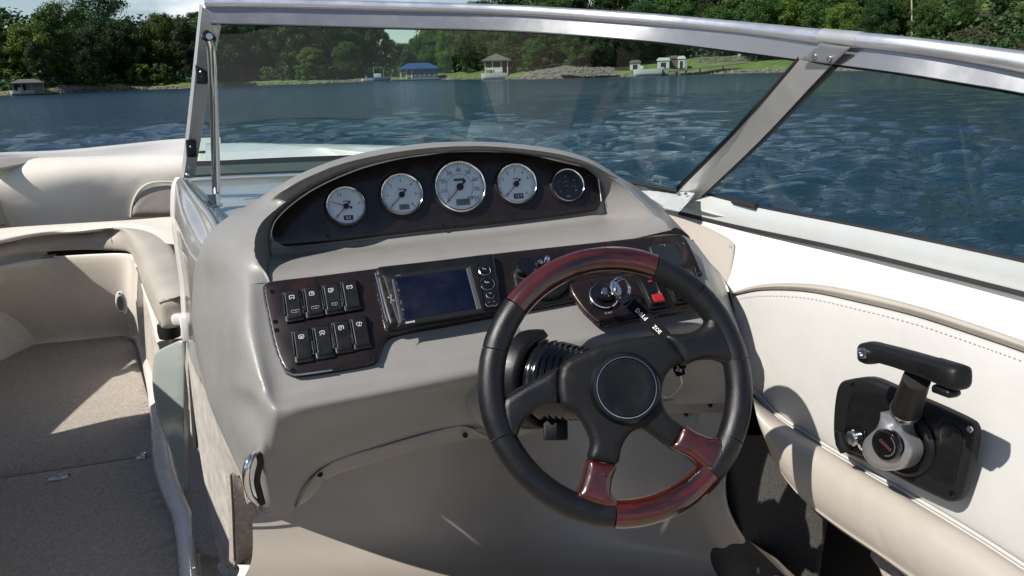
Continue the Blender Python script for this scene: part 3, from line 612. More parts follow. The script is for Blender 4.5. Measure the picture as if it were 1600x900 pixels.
def gauge(px, py, rpx, style, lab):
    c0 = at(px, py, pl=GP); t = tof(c0); r = rpx/F*t*1.02; M = frame(gn); c = c0+gn*.011
    mb = MB(); mb.lathe(c, gn, [(r*1.06, 0), (r*1.07, .0015), (r*1.03, .003), (r*.96, .003)], 48, cap=False)
    mb.lathe(c, gn, [(r*.97, .001), (r, .004), (r*.985, .008), (r*.94, .0105), (r*.89, .0095), (r*.865, .006), (r*.85, .0015)], 56, cap=False)
    o = mb.build('gauge', chrome, B, autos=60)
    o.data.materials.append(blackp)
    for f in o.data.polygons:
        if f.index < 48*3: f.material_index = 1
    o['label'] = lab
    mb = MB(); mb.lathe(c, gn, [(r*.88, .0012), (.0001, .00125)], 48, cap=False); mb.build('dial', diald if style == 4 else dialm, o, autos=None)
    mb = MB(); mb.lathe(c, gn, [(r*.87, .0088), (.0001, .0095)], 48, cap=False); mb.build('gauge_glass', clear, o)
    def P(a, q, z=.0018): return c+M@Vector((math.cos(a)*q*r, math.sin(a)*q*r, z))
    ink = MB(); a0, a1 = R(225), R(-45)
    if style == 4:
        for (x, y, w, h_) in ((-.05, .55, .12, .1), (-.05, .25, .22, .06), (-.05, .0, .22, .06), (-.5, .3, .08, .08), (-.52, 0, .08, .08), (-.4, -.32, .08, .08), (0, -.3, .16, .04), (.0, -.62, .3, .14), (.4, .32, .2, .04), (.5, .3, .04, .2), (.4, -.02, .2, .04), (.5, -.1, .04, .16), (.5, -.3, .12, .12)):
            ink.box(c+M@Vector((x*r, y*r, .0018)), w*r*.8, h_*r*.8, .0003, M)
        ink.build('indicator_mark', mat('dim indicator ink', (.22, .26, .28), .5) if 'dim indicator ink' not in bpy.data.materials else bpy.data.materials['dim indicator ink'], o, smooth=False); return o
    n = {0: 5, 1: 6, 2: 8, 3: 8}[style]; maj = 4 if style else 2
    for k in range(n*maj+1):
        a = a0+(a1-a0)*k/(n*maj); ln = .10 if k % maj == 0 else .05
        m3 = M@Matrix.Rotation(a, 3, 'Z'); ink.box(P(a, .83-ln/2), ln*r, .018*r if k % maj == 0 else .010*r, .0003, m3)
    if style == 2:
        N = 60
        for k in range(N*3//4+1):
            a = a0+(a1-a0)*k/(N*3/4); m3 = M@Matrix.Rotation(a+math.pi/2, 3, 'Z'); ink.box(P(a, .50), .06*r, .012*r, .0003, m3)
    ink.build('tick_marks', inkm, o, smooth=False)
    names = {0: ['E', '', '1/2', '', 'F', ''], 1: ['0', '1', '2', '3', '4', '5', '6'], 2: ['0', '10', '20', '30', '40', '50', '60', '70', 'MPH'], 3: ['0', '', '1', '2', '3', '4', '5', '', '6']}[style]
    for k, s in enumerate(names):
        if not s: continue
        a = a0+(a1-a0)*k/(len(names)-1); text('numeral', s, P(a, .645), M@Matrix.Rotation(R(0), 3, 'Z'), r*.21, inkm, o)
    mb = MB(); w, h_ = (.46, .24) if style != 2 else (.52, .24)
    mb.box(c+M@Vector((.06*r, -.58*r, .0021)), w*r, h_*r, .0006, M, .0005); d = mb.build('lcd_display', lcdd if style in (0, 3) else lcd, o)
    text('lcd_digits', {0: '8.8', 1: '88', 2: '1254', 3: '12.4'}[style], c+M@Vector((.06*r, -.58*r, .0026)), M, r*.20, dialm if style in (0, 3) else inkm, d)
    if style == 2: mb = MB(); mb.box(c+M@Vector((0, .28*r, .0018)), .42*r, .10*r, .0003, M); mb.build('dial_badge', inkm, o)
    else: mb = MB(); mb.box(c+M@Vector((0, .26*r, .0018)), .26*r, .05*r, .0003, M); mb.build('dial_badge', inkm, o)
    for a in ([R(227)] if style else [R(228), R(160)]):
        mb = MB(); d = M@Vector((math.cos(a), math.sin(a), 0)); s = M@Vector((-math.sin(a), math.cos(a), 0))
        p0, p1 = c-d*r*.26+gn*.004, c+d*r*.78+gn*.004
        mb.add([p0+s*r*.03, p0-s*r*.03, p1-s*r*.010, p1+s*r*.010]+[q+gn*.0008 for q in (p0+s*r*.03, p0-s*r*.03, p1-s*r*.010, p1+s*r*.010)], [(3, 2, 1, 0), (4, 5, 6, 7), (0, 1, 5, 4), (1, 2, 6, 5), (2, 3, 7, 6), (3, 0, 4, 7)])
        nd = mb.build('needle', needm, o, smooth=False)
        mb = MB(); mb.lathe(p0, gn, [(r*.055, -.0005), (r*.055, .0012), (.0001, .0014)], 12, cap=False); mb.tube([p0, c+gn*.004], r*.03, 8); mb.build('needle_tail', blackp, nd)
    mb = MB(); mb.lathe(c, gn, [(r*.135, .002), (r*.135, .005), (r*.11, .0062), (.0001, .0064)], 24, cap=False); mb.build('needle_hub', blackp, o)
    return o
gauge(541, 325, 30.5, 0, 'smallest pale gauge at the left end, with two red needles')
gauge(627, 307, 33.0, 1, 'second pale gauge from the left with red needle')
gauge(717, 295, 40.5, 2, 'largest pale gauge in the middle, with inner ring and display')
gauge(804, 290.5, 32.0, 3, 'pale gauge right of the largest, with small black display')
gauge(883, 293, 26.0, 4, 'dark blue round indicator at the right end')

# --- lower switch panel (burl)
LPn = LP[0]; LM = frame(LPn)
lp = [(414, 453), (425, 446), (500, 437), (600, 424), (700, 411), (800, 399), (900, 388), (1000, 377), (1050, 372), (1064, 375), (1075, 390), (1092, 428), (1088, 433), (1000, 452), (900, 473), (800, 492), (700, 511), (630, 524), (606, 532), (597, 546), (591, 563), (580, 572), (520, 583), (470, 590), (453, 588), (442, 578), (430, 545), (418, 490), (413, 462)]
plate('switch_panel', [at(x, y, pl=LP) for x, y in lp], LPn, .012, .004, burl, B, k=3)
LP2 = (LPn, LP[1]+LPn*.012)
mb = MB(); mb.tube([at(x, y, pl=LP)+LPn*.009 for x, y in [tuple(q) for q in cr1(lp[22:29]+lp[0:2], 5)]], .0013, 6); mb.build('panel_edge_line', chromed, B)
for (x, y) in ((425, 456), (432, 516), (457, 579), (581, 562), (775, 406), (1066, 381), (430, 503)): screw(at(x, y, pl=LP2), LPn, .0032, blackg)
# rocker switches
icons = ['lamp', 'anchor', 'blower', 'horn', 'pump', 'light', 'fan', 'tank']
for i, (x, y) in enumerate(((459, 480), (490, 474), (520, 469), (549, 464), (474, 542), (506, 536), (536, 528), (564, 522))):
    c = at(x, y, pl=LP2); M = LM@Matrix.Rotation(R(4), 3, 'Z'); w, hgt = .0250, .050
    mb = MB(); mb.box(c+M@Vector((0, 0, .0022)), w, hgt, .0044, M, .0022); o = mb.build('rocker_switch', blackp, B)
    # paddle: two slopes meeting below the middle
    mb = MB(); pr = [(-.47, .0035), (-.44, .0062), (-.30, .0078), (0, .0070), (.30, .0100), (.42, .0106), (.47, .0090), (.47, .0035)]
    vs = []; 
    for sx in (-1, 1):
        for (q, z) in pr: vs.append(c+M@Vector((sx*w*.39, q*hgt*.93, z)))
    n = len(pr); fs = [tuple(range(n)), tuple(range(2*n-1, n-1, -1))]+[(k, k+n, (k+1) % n+n, (k+1) % n) for k in range(n)]
    mb.add(vs, fs); pd = mb.build('rocker', blackp, o, autos=30)
    bv = pd.modifiers.new('bevel', 'BEVEL'); bv.width = .0012; bv.segments = 2
    # white icon: small lit lamp outline
    mb = MB(); ic = c+M@Vector((-.0005, hgt*.20, .0094)); Mi = M@Matrix.Rotation(R(7), 3, 'X')
    GL = [[(0, .0026, .006, .0010), (-.0030, .0002, .0010, .0046), (.0030, .0002, .0010, .0046), (0, -.0008, .0022, .0012), (-.0022, -.0024, .0016, .0010), (.0022, -.0024, .0016, .0010)],
          [(0, .0028, .0040, .0010), (-.0026, .0014, .0012, .0022), (.0026, .0014, .0012, .0022), (-.0030, -.0012, .0010, .0030), (.0030, -.0012, .0010, .0030), (.0004, .0002, .0012, .0030), (0, -.0028, .0050, .0008)],
          [(0, .0028, .0062, .0010), (-.0030, 0, .0010, .0050), (.0030, .0008, .0010, .0034), (.0006, .0004, .0030, .0008), (.0006, -.0010, .0030, .0008), (-.0006, -.0026, .0046, .0010)],
          [(-.0022, .0022, .0030, .0012), (.0022, .0022, .0030, .0012), (-.0034, 0, .0012, .0034), (.0034, 0, .0012, .0034), (0, .0006, .0010, .0022), (-.0016, -.0022, .0016, .0010), (.0020, -.0022, .0020, .0010)],
          [(0, .0026, .0058, .0010), (-.0031, 0, .0010, .0044), (.0031, .0004, .0010, .0036), (0, .0002, .0036, .0008), (0, -.0012, .0036, .0008), (0, -.0026, .0052, .0010)],
          [(.0006, .0028, .0048, .0010), (-.0026, .0012, .0010, .0024), (.0034, .0004, .0010, .0040), (.0002, .0006, .0012, .0012), (0, -.0012, .0052, .0008), (-.0020, -.0026, .0018, .0008), (.0022, -.0026, .0018, .0008)],
          [(0, .0028, .0052, .0012), (-.0030, .0002, .0012, .0044), (.0030, .0002, .0012, .0044), (0, .0002, .0014, .0024), (-.0012, -.0026, .0032, .0010)],
          [(-.0004, .0026, .0050, .0010), (-.0032, .0006, .0010, .0030), (.0032, .0010, .0010, .0030), (.0008, .0004, .0010, .0026), (-.0010, -.0012, .0026, .0008), (.0004, -.0026, .0050, .0010)]][i]
    for (dx, dy_, ww, hh) in GL:
        mb.box(ic+Mi@Vector((dx, dy_, .0002)), ww, hh, .0004, Mi)
    mb.build('switch_icon', inkd, o, smooth=False)
    if i < 3:
        mb = MB(); ic = c+M@Vector((.0015, -hgt*.24, .0080)); ww = (.010, .0095, .007)[i]
        for (dx, dy_, a, b_) in ((0, .0020, ww, .0006), (0, -.0020, ww*.8, .0006), (-ww/2, 0, .0006, .0036), (ww/2, .0006, .0006, .0030), (.001, 0, .0006, .0034), (-.002, .0008, .0016, .0006)):
            mb.box(ic+M@Vector((dx, dy_, .0002)), a, b_, .0004, M@Matrix.Rotation(R(4), 3, 'X'))
        mb.build('switch_icon', bpy.data.materials.get('dim white ink') or mat('dim white ink', (.22, .22, .22), .5), o, smooth=False)
    mb = MB(); mb.box(c+M@Vector((-w*.47, .003, .0055)), .0007, hgt*.7, .006, M); mb.build('rocker_edge', chromed, o)

# --- chartplotter
cp = empty('chartplotter', at(690, 460, pl=LP)); tag(cp, 'black chartplotter with dark blue screen set in the burl panel right of the rocker switches', 'chartplotter')
hs = [(586, 434), (590, 427), (600, 424), (680, 415), (760, 405), (768, 405), (772, 412), (782, 478), (783, 486), (777, 489), (700, 502), (620, 516), (610, 517), (605, 510), (594, 470)]
plate('housing', [at(x, y, pl=LP2) for x, y in hs], LPn, .016, .006, blackp, cp, k=3)
LP3 = (LPn, LP2[1]+LPn*.016)
fr_ = [(600, 431), (740, 413), (746, 415), (758, 486), (753, 490), (628, 510), (622, 507), (599, 434)]
plate('screen_surround', [at(x, y, pl=LP3) for x, y in fr_], LPn, .0022, .0016, blackm, cp, k=3)
LP4 = (LPn, LP3[1]+LPn*.0022)
plate('screen', [at(x, y, pl=LP4) for x, y in ((617, 434.5), (727, 420.5), (744, 482), (631, 500))], LPn, .0006, .0003, screenm, cp, k=1)
plate('bezel_chamfer', [at(x, y, pl=LP4) for x, y in ((728, 420), (735, 417), (753, 483), (745, 484))], LPn, .001, .0005, mat('grey bezel plastic', (.05, .052, .055), .4), cp, k=1)
plate('bezel_chamfer', [at(x, y, pl=LP4) for x, y in ((612, 437), (616, 435.5), (630, 501), (625, 506))], LPn, .001, .0005, bpy.data.materials['grey bezel plastic'], cp, k=1)
for (x, y, r) in ((757, 423, .0078), (761, 444, .0095), (766, 461, .0055), (764, 475, .0045), (772, 474, .0045)):
    c = at(x, y, pl=LP3); mb = MB(); mb.lathe(c, LPn, [(r, 0), (r, .0025), (r*.9, .0038), (r*.3, .0042), (.0001, .0042)], 28, cap=False); o = mb.build('button', blackg, cp)
    mb = MB(); mb.box(c+LPn*.0044, r*.5, r*.18, .0003, LM); mb.box(c+LM@Vector((-r*.3, r*.15, .0042)), r*.16, r*.3, .0003, LM); mb.build('button_mark', inkm if r < .005 else bpy.data.materials['dim white ink'], o, smooth=False)
    mb = MB(); mb.lathe(c, LPn, [(r*1.12, 0), (r*1.12, .0012), (r*1.03, .0016)], 28, cap=False); mb.build('button_rim', chromed, o)
text('lettering', 'oooo', at(641, 503, pl=LP4)+LPn*.0003, LM@Matrix.Rotation(R(5), 3, 'Z'), .0058, inkw, cp)
text('lettering', 'oooo', at(622, 430.5, pl=LP4)+LPn*.0003, LM@Matrix.Rotation(R(4), 3, 'Z'), .0034, bpy.data.materials['dim white ink'], cp)
mb = MB(); c = at(611, 469, pl=LP3)+LPn*.0023; Mr = LM@Matrix.Rotation(R(-8), 3, 'Z')
for (dx, dy_, w, h_) in ((0, 0, .0011, .014), (-.002, .002, .0036, .001), (.002, -.001, .0036, .001), (-.0036, .003, .0018, .0022), (.0036, -.0022, .0018, .0022), (0, .0066, .0026, .002)): mb.box(c+Mr@Vector((dx, dy_, 0)), w, h_, .0003, Mr)
mb.build('usb_mark', bpy.data.materials['dim white ink'], cp, smooth=False)
mb = MB(); mb.tube([at(x, y, pl=LP2)+LPn*.0145 for x, y in ((587, 436), (592, 455), (601, 495), (606, 511))], .0012, 6); mb.build('edge_highlight', chromed, cp)

# --- knob panel right of the plotter, mostly behind the wheel
kc = at(822, 424, pl=LP2)
plate('stereo_remote', [at(x, y, pl=LP2) for x, y in ((800, 420), (808, 408), (830, 403), (862, 398), (878, 396), (888, 404), (890, 440), (880, 462), (850, 470), (812, 462), (802, 440))], LPn, .007, .003, blackp, B, k=3)
mb = MB(); kc = at(819, 427, pl=LP2)+LPn*.007
mb.lathe(kc, LPn, [(.0175, 0), (.0175, .003), (.0155, .004), (.0155, .012), (.0135, .0145), (.003, .015), (.0001, .0148)], 32, cap=False); o = mb.build('control_knob', blackg, B)
mb = MB(); mb.lathe(kc, LPn, [(.0178, .001), (.0182, .0025), (.0172, .0042)], 32, cap=False); mb.build('knob_ring', chromed, o)
for (x, y) in ((842, 417), (853, 411), (856, 418)):
    mb = MB(); mb.lathe(at(x, y, pl=LP2)+LPn*.007, LPn, [(.004, 0), (.004, .006), (.0025, .008), (.0001, .008)], 14, cap=False); mb.build('toggle', chrome, B)
# blue-grey 12V socket cover at the right end
plate('socket_cover', [at(x, y, pl=LP2) for x, y in ((1013, 394), (1016, 388), (1048, 383), (1054, 387), (1068, 416), (1064, 420), (1030, 428), (1024, 424))], LPn, .008, .003, mat('blue grey plastic', (.007, .012, .015), .4), B, k=2)
mb = MB(); c = at(1032, 390, pl=LP2)+LPn*.009; mb.tube([c+LM@Vector((math.cos(a)*.004, math.sin(a)*.003, 0)) for a in [R(q) for q in range(-20, 200, 20)]], .0006, 6); mb.build('socket_pull', chromed, B)

# --- ignition panel
ig = [(889, 453), (892, 447), (925, 440), (1000, 430), (1075, 419), (1086, 430), (1098, 470), (1094, 485), (1025, 496), (955, 511), (936, 511), (912, 491), (893, 465)]
plate('ignition_panel', [at(x, y, pl=LP2) for x, y in ig], LPn, .009, .004, burl, B, k=3)
IG = (LPn, LP2[1]+LPn*.009)
mb = MB(); mb.tube([at(x, y, pl=LP2)+LPn*.007 for x, y in [tuple(q) for q in cr1(ig[8:13]+ig[0:2], 5)]], .0012, 6); mb.build('panel_edge_line', rosew, B)
c = at(942, 465, pl=IG)
mb = MB(); mb.lathe(c, LPn, [(.021, 0), (.021, .004), (.0185, .007), (.014, .008), (.014, .013), (.010, .0145), (.0001, .0145)], 36, cap=False); o = mb.build('ignition_switch', blackg, B)
mb = MB(); mb.lathe(c, LPn, [(.0205, .0042), (.0212, .0052), (.0200, .0062)], 36, cap=False); mb.lathe(c, LPn, [(.0060, .0145), (.0060, .017), (.0001, .017)], 20, cap=False); mb.build('lock_ring', chromed, o)
text('ignition_lettering', 'START', at(951, 489, pl=IG)+LPn*.0003, LM@Matrix.Rotation(R(4), 3, 'Z'), .0042, bpy.data.materials['dim white ink'], B)
for (x, y) in ((925, 445), (1090, 482), (938, 505)): screw(at(x, y, pl=IG), LPn, .003, blackg)
# two guarded switches with red faces
def guard(px, py, w, h_, red, lab):
    c = at(px, py, pl=IG); M = LM@Matrix.Rotation(R(6), 3, 'Z')
    mb = MB(); mb.box(c+M@Vector((0, 0, .003)), w, h_, .006, M, .003); o = mb.build('guarded_switch', blackp, B); o['label'] = lab
    mb = MB(); mb.box(c+M@Vector((0, 0, .008)), w*.72, h_*.86, .010, M, .0025); mb.build('switch_body', blackg, o)
    mb = MB(); mb.box(c+M@Vector((0, red[0]*h_, .0135)), w*.52, red[1]*h_, .003, M, .0009); mb.build('red_button', redm, o)
    mb = MB(); mb.box(c+M@Vector((0, .24*h_, .0134)), w*.2, .05*h_, .0012, M); mb.build('red_mark', redm, o)
    mb = MB(); mb.lathe(c+M@Vector((0, .40*h_, .0125)), LPn, [(.0034, 0), (.0034, .0012), (.0001, .0012)], 16, cap=False); mb.build('switch_pivot', chromed, o)
guard(1017, 459, .030, .054, (-.30, .24), 'guarded switch with small red button, beside the key')
guard(1058, 452, .036, .052, (-.26, .20), 'switch with wide red bar, half behind the wheel rim')

# --- ignition key with its lanyard: a thing that can be pulled out
kt = empty('ignition_key', at(958, 466, pl=IG)); tag(kt, 'ignition key on a split ring with black printed lanyard hanging toward the wheel hub', 'key')
kp = at(956, 464, pl=IG)+LPn*.020; KM = LM@Matrix.Rotation(R(30), 3, 'Y')
mb = MB(); mb.box(kp-LPn*.004, .004, .009, .02, LM, .001); mb.build('key_blade', chromed, kt)
kpts = [kp+KM@Vector((.0105*math.cos(a), .0125*math.sin(a)+.001, 0)) for a in [2*math.pi*k/16 for k in range(16)]]
plate('key_head', kpts, KM@Vector((0, 0, 1)), .0028, .0012, chromed, kt, k=1)
mb = MB(); c = kp+LM@Vector((.005, -.003, .006)); RM = LM@Matrix.Rotation(R(20), 3, 'X')
mb.tube([c+RM@Vector((.0125*math.cos(a), .015*math.sin(a), 0)) for a in [2*math.pi*k/28 for k in range(28)]], .0011, 8, closed=True)
mb.tube([c+RM@Vector((.0105*math.cos(a)+.003, .0135*math.sin(a)-.002, .0022)) for a in [2*math.pi*k/28 for k in range(28)]], .0009, 8, closed=True)
mb.build('key_ring', chrome, kt)
a, b = at(967, 477, pl=IG)+LPn*.022, at(1042, 530, t=.985)
side = (b-a).cross(ray(1000, 500)).normalized(); mid = (a+b)/2+Vector((0, 0, -.004))
def ribbon(name, pts, w, th, mt, par):
    pts = [Vector(p) for p in cr1([tuple(p) for p in pts], 6)]; vs = []
    for p in pts:
        nn = (pts[-1]-pts[0]).cross(side).normalized(); vs += [p+side*w/2+nn*th/2, p-side*w/2+nn*th/2, p-side*w/2-nn*th/2, p+side*w/2-nn*th/2]
    fs = [(3, 2, 1, 0)]
    for i in range(len(pts)-1):
        for k in range(4): fs.append((i*4+k, i*4+(k+1) % 4, i*4+4+(k+1) % 4, i*4+4+k))
    n = len(vs); fs.append((n-4, n-3, n-2, n-1)); return mesh(name, vs, fs, mt, par, False)
ribbon('lanyard', [a, a.lerp(b, .33)+Vector((0, 0, .002)), a.lerp(b, .66)+Vector((0, 0, .001)), b, at(1066, 580, t=.98)], .0165, .002, strapm, kt)
mb = MB(); mb.box(a.lerp(b, .12), .012, .019, .005, Matrix(((b-a).normalized(), side, (b-a).cross(side).normalized())).transposed(), .0015); mb.build('lanyard_clip', blackg, kt)
d = (b-a).normalized(); up_n = d.cross(side).normalized()
if up_n.dot(CAM-a) < 0: up_n = -up_n
TM = Matrix((d, up_n.cross(d), up_n)).transposed()
text('lanyard_lettering', 'D:&I.d', a.lerp(b, .45)+up_n*.0035, TM, .0085, inkw, kt)
q = a.lerp(b, .80)+up_n*.0030
text('lanyard_lettering', 'ZOE', q+up_n*.0005, TM, .0075, inkw, kt)
mb = MB(); ce = at(1061, 577, t=.97); mb.tube([at(1057, 568, t=.97), ce, at(1064, 586, t=.97)], [.006, .0075, .006], 10); mb.build('lanyard_end', strapm, kt)
text('lanyard_lettering', '2x', ce-ray(1061, 577).normalized()*.0085, frame(-ray(1061, 577), (.3, 0, 1)), .009, inkw, kt)
ch = cr1([tuple(at(x, y, t=.975)) for x, y in ((1063, 588), (1065, 598), (1060, 607), (1050, 616), (1042, 621), (1034, 618))], 5)
mb = MB()
for i, p in enumerate(ch): mb.lathe(Vector(p)-Vector((0, 0, .0011)), (0, 0, 1), [(.0001, 0), (.001, .0004), (.0012, .0011), (.001, .0018), (.0001, .0022)], 8, cap=False)
mb.build('bead_chain', chrome, kt)

# --- steering column: moulded collar, boot and bellows
Wn = nrm(-14, 27); Wc = at(964, 598, t=.93); WP = (Wn, Wc); WM = frame(Wn)
bo = at(866, 594, t=1.03); ax = (at(972, 608, t=.955)-bo).normalized()
mb = MB(); mb.lathe(bo-ax*.03, ax, [(.087, -.06), (.086, -.026), (.081, -.014), (.074, -.008), (.066, -.006)], 48, cap=False); mb.build('column_collar', pod, B, autos=None)
mb = MB(); mb.lathe(bo-ax*.03, ax, [(.074, -.012), (.070, .012), (.062, .020), (.055, .014), (.05, .0)], 48, cap=False); mb.build('column_boot', blackp, B, autos=None)
prof = []; h = -.02; r = .056
for k in range(11):
    prof += [(r, h), (r+.0025, h+.003), (r+.0025, h+.0045), (r-.003, h+.0075)]; h += .0088; r -= .0013
mb = MB(); mb.lathe(bo, ax, prof, 48); mb.build('column_bellows', blackg, B, autos=None)
mb = MB(); mb.lathe(bo, ax, [(.044, .07), (.047, .085), (.047, .10), (.038, .112), (.032, .125), (.030, .15)], 40); mb.build('column_head', blackp, B)
mb = MB(); c = at(868, 672, t=1.03); mb.box(c, .034, .028, .02, frame(-ray(868, 672), (0, 0, 1)), .003); mb.build('tilt_lever', blackp, B)

# ------------------------------------------------------------------ steering wheel: turns on its own
sw = empty('steering_wheel', Wc); tag(sw, 'black leather steering wheel with red rosewood inlays and four spokes, right of the chartplotter', 'steering wheel')
RW, rw = .1590, .0168
def wang(px, py):
    v = WM.inverted()@(at(px, py, pl=WP)-Wc); return math.atan2(v.y, v.x)
def rim_seg(name, a0, a1, mt, lip=.0, rr=rw, n=None):
    n = n or max(6, int(abs(a1-a0)/R(4))); pts = []; rad = []
    for i in range(n+1):
        a = a0+(a1-a0)*i/n; pts.append(Wc+WM@Vector((RW*math.cos(a), RW*math.sin(a), 0)))
        e = min(i, n-i); rad.append(rr*(.985 if e == 0 else 1.0))
    mb = MB(); mb.tube(pts, rad, 20); return mb.build(name, mt, sw, autos=50)
def rad_(a): return a if a > 0 else a+2*math.pi
aT0 = rad_(wang(806, 480)); aT1 = rad_(wang(1027, 403)); aB0 = rad_(wang(958, 805)); aB1 = rad_(wang(1112, 742))
# going counter-clockwise: top wood aT1 -> aT0, left leather aT0 -> aB0, bottom wood aB0 -> aB1, right leather aB1 -> aT1+2pi
w1 = rim_seg('rim_wood_inlay', aT1+.004, aT0-.004, rosew_rim, rr=rw*1.02); w2 = rim_seg('rim_wood_inlay', aB0+.004, aB1-.004, rosew_rim, rr=rw*1.02)
for w_, L_w in ((w1, abs(aT0-aT1)), (w2, abs(aB1-aB0))):
    me = w_.data; uv = me.uv_layers.new(name='along_rim'); nn = len(me.vertices)//20
    for f in me.polygons:
        ks = [me.loops[l].vertex_index % 20 for l in f.loop_indices]
        for l in f.loop_indices:
            vi = me.loops[l].vertex_index; k_ = vi % 20
            if k_ == 0 and max(ks) > 15: k_ = 20
            uv.data[l].uv = ((vi//20)/nn*L_w*.55, k_/20*2.6)
cuts_l = [aT0, rad_(wang(762, 545)), rad_(wang(765, 690)), aB0]
for p, q in zip(cuts_l[:-1], cuts_l[1:]): rim_seg('rim_leather', p+.003, q-.003, leather)
aR = [aB1, rad_(wang(1150, 690)), rad_(wang(1160, 560))+0, rad_(wang(1104, 440)), aT1]
aR = [aR[0]]+[a if a > aB1-.01 else a+2*math.pi for a in aR[1:-1]]+[aT1+2*math.pi]
for p, q in zip(aR[:-1], aR[1:]): rim_seg('rim_leather', p+.003, q-.003, leather)
# groove lines round the leather joints
mb = MB()
def wq(pts): return [at(740+x/1.915, 370+y/1.915, pl=WP) for x, y in pts]
def spoke(name, pts, mt, h, b, z0, k=3):
    return plate(name, wq(pts), Wn, h, b, mt, sw, k=k, z0=z0, seg=5)
spoke('spoke', [(84, 492), (120, 462), (160, 438), (210, 412), (253, 392), (256, 440), (254, 498), (215, 506), (175, 526), (145, 560), (128, 600), (100, 620), (84, 560)], leather, .022, .011, -.010)
spoke('hub_body', [(257, 391), (330, 345), (400, 318), (480, 303), (560, 297), (590, 328), (622, 370), (590, 392), (566, 424), (557, 470), (565, 510), (590, 545), (618, 565), (606, 595), (584, 626), (540, 596), (500, 574), (462, 590), (438, 630), (426, 678), (385, 674), (343, 664), (350, 620), (338, 580), (305, 530), (257, 500)], blackm, .022, .009, -.006)
spoke('spoke', [(563, 296), (620, 291), (662, 282), (690, 262), (697, 240), (730, 250), (790, 330), (806, 400), (790, 430), (768, 410), (750, 378), (710, 366), (665, 370), (625, 384), (596, 340)], leather, .022, .011, -.008)
spoke('spoke_wood_inlay', [(342, 666), (385, 678), (424, 682), (412, 722), (408, 765), (430, 800), (400, 812), (350, 800), (306, 776), (318, 745), (330, 705)], rosew, .024, .010, -.008)
spoke('spoke_wood_inlay', [(620, 564), (660, 584), (700, 600), (730, 602), (742, 640), (725, 690), (700, 706), (668, 684), (640, 660), (600, 640), (584, 626), (600, 600)], rosew, .024, .010, -.008)
# hub rings and centre cap
hc = at(976, 606, pl=(Wn, Wc+Wn*.016))
mb = MB(); mb.lathe(hc, Wn, [(0.0451, -.004), (0.0442, .004), (0.0409, .0095), (0.0386, .0100), (0.0379, .0085)], 56, cap=False); mb.build('hub_bowl', blackp, sw)
mb = MB(); mb.lathe(hc, Wn, [(0.0383, .0085), (0.0377, .0106), (0.0366, .0108), (0.0359, .0085)], 56, cap=False); mb.build('hub_ring', chromed, sw)
mb = MB(); mb.lathe(hc, Wn, [(0.0359, .0070), (0.0353, .0098), (0.0276, .0108), (0.0267, .0104), (0.0001, .0112)], 56, cap=False); mb.build('hub_cap', blackp, sw)
mb = MB(); mb.tube([Wc+Wn*.006, bo+ax*.12], [.034, .03], 24); mb.build('hub_neck', blackm, sw)
screw(at(946, 742, pl=(Wn, Wc+Wn*.016)), Wn, .0028, rosew, sw)

# ------------------------------------------------------------------ footwell
kw = []
for (yy, Yt) in ((600, 1.42), (700, 1.38), (790, 1.34), (870, 1.28), (915, 1.16), (960, .98)):
    right = {600: 1165, 700: 1136, 790: 1132, 870: 1180, 915: 1232, 960: 1290}[yy]
    kw.append([at(x, yy, Y=Yt+e) for x, e in ((394 if yy < 880 else 376, .0), (425, .0), (520, 0), (700, 0), (880, 0), (right-90, -.17), (right-35, -.285), (right, -.36))])
kr = [[r[-1] for r in kw]]
kw2 = [r+[r[-1]+Vector((.012, .015, 0)), r[-1]+Vector((.02, .12, 0))] for r in kw]
loft('footwell_liner', kw2, liner, B, 5, 6)
loft('liner_lit_lip', [[at(372, 884, t=1.44), at(400, 886, t=1.41), (at(440, 897, t=1.40)), at(500, 930, t=1.38)], [at(376, 892, t=1.42), at(400, 895, t=1.39), at(432, 905, t=1.38), at(500, 940, t=1.36)], [at(370, 905, t=1.42), at(398, 912, t=1.38), at(425, 930, t=1.37), at(500, 960, t=1.35)]], gel, B, 5, 4, solid=.006)  # white instead of beige, painting the liner's edge as sunlit
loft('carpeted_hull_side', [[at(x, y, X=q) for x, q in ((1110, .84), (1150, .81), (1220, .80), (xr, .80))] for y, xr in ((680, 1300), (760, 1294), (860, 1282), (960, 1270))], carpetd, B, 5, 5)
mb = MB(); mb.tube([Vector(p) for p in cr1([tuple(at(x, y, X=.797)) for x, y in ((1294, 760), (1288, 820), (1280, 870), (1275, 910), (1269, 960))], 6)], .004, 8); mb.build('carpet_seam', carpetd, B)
mb = MB(); mb.box((.985, .45, .78), .02, 1.9, .8); mb.box((.925, 1.22, .78), .14, .02, .8); mb.box((.89, .45, .42), .2, 1.5, .02); mb.build('storage_recess', rubber, B, False)  # black walls paint in the deep shade of the open storage
mb = MB(); mb.tube([at(1366, 864, t=1.12), at(1385, 878, t=1.1), at(1404, 905, t=1.08), at(1420, 940, t=1.06)], [.008, .014, .02, .024], 10); mb.build('folded_cover', carpet, B)
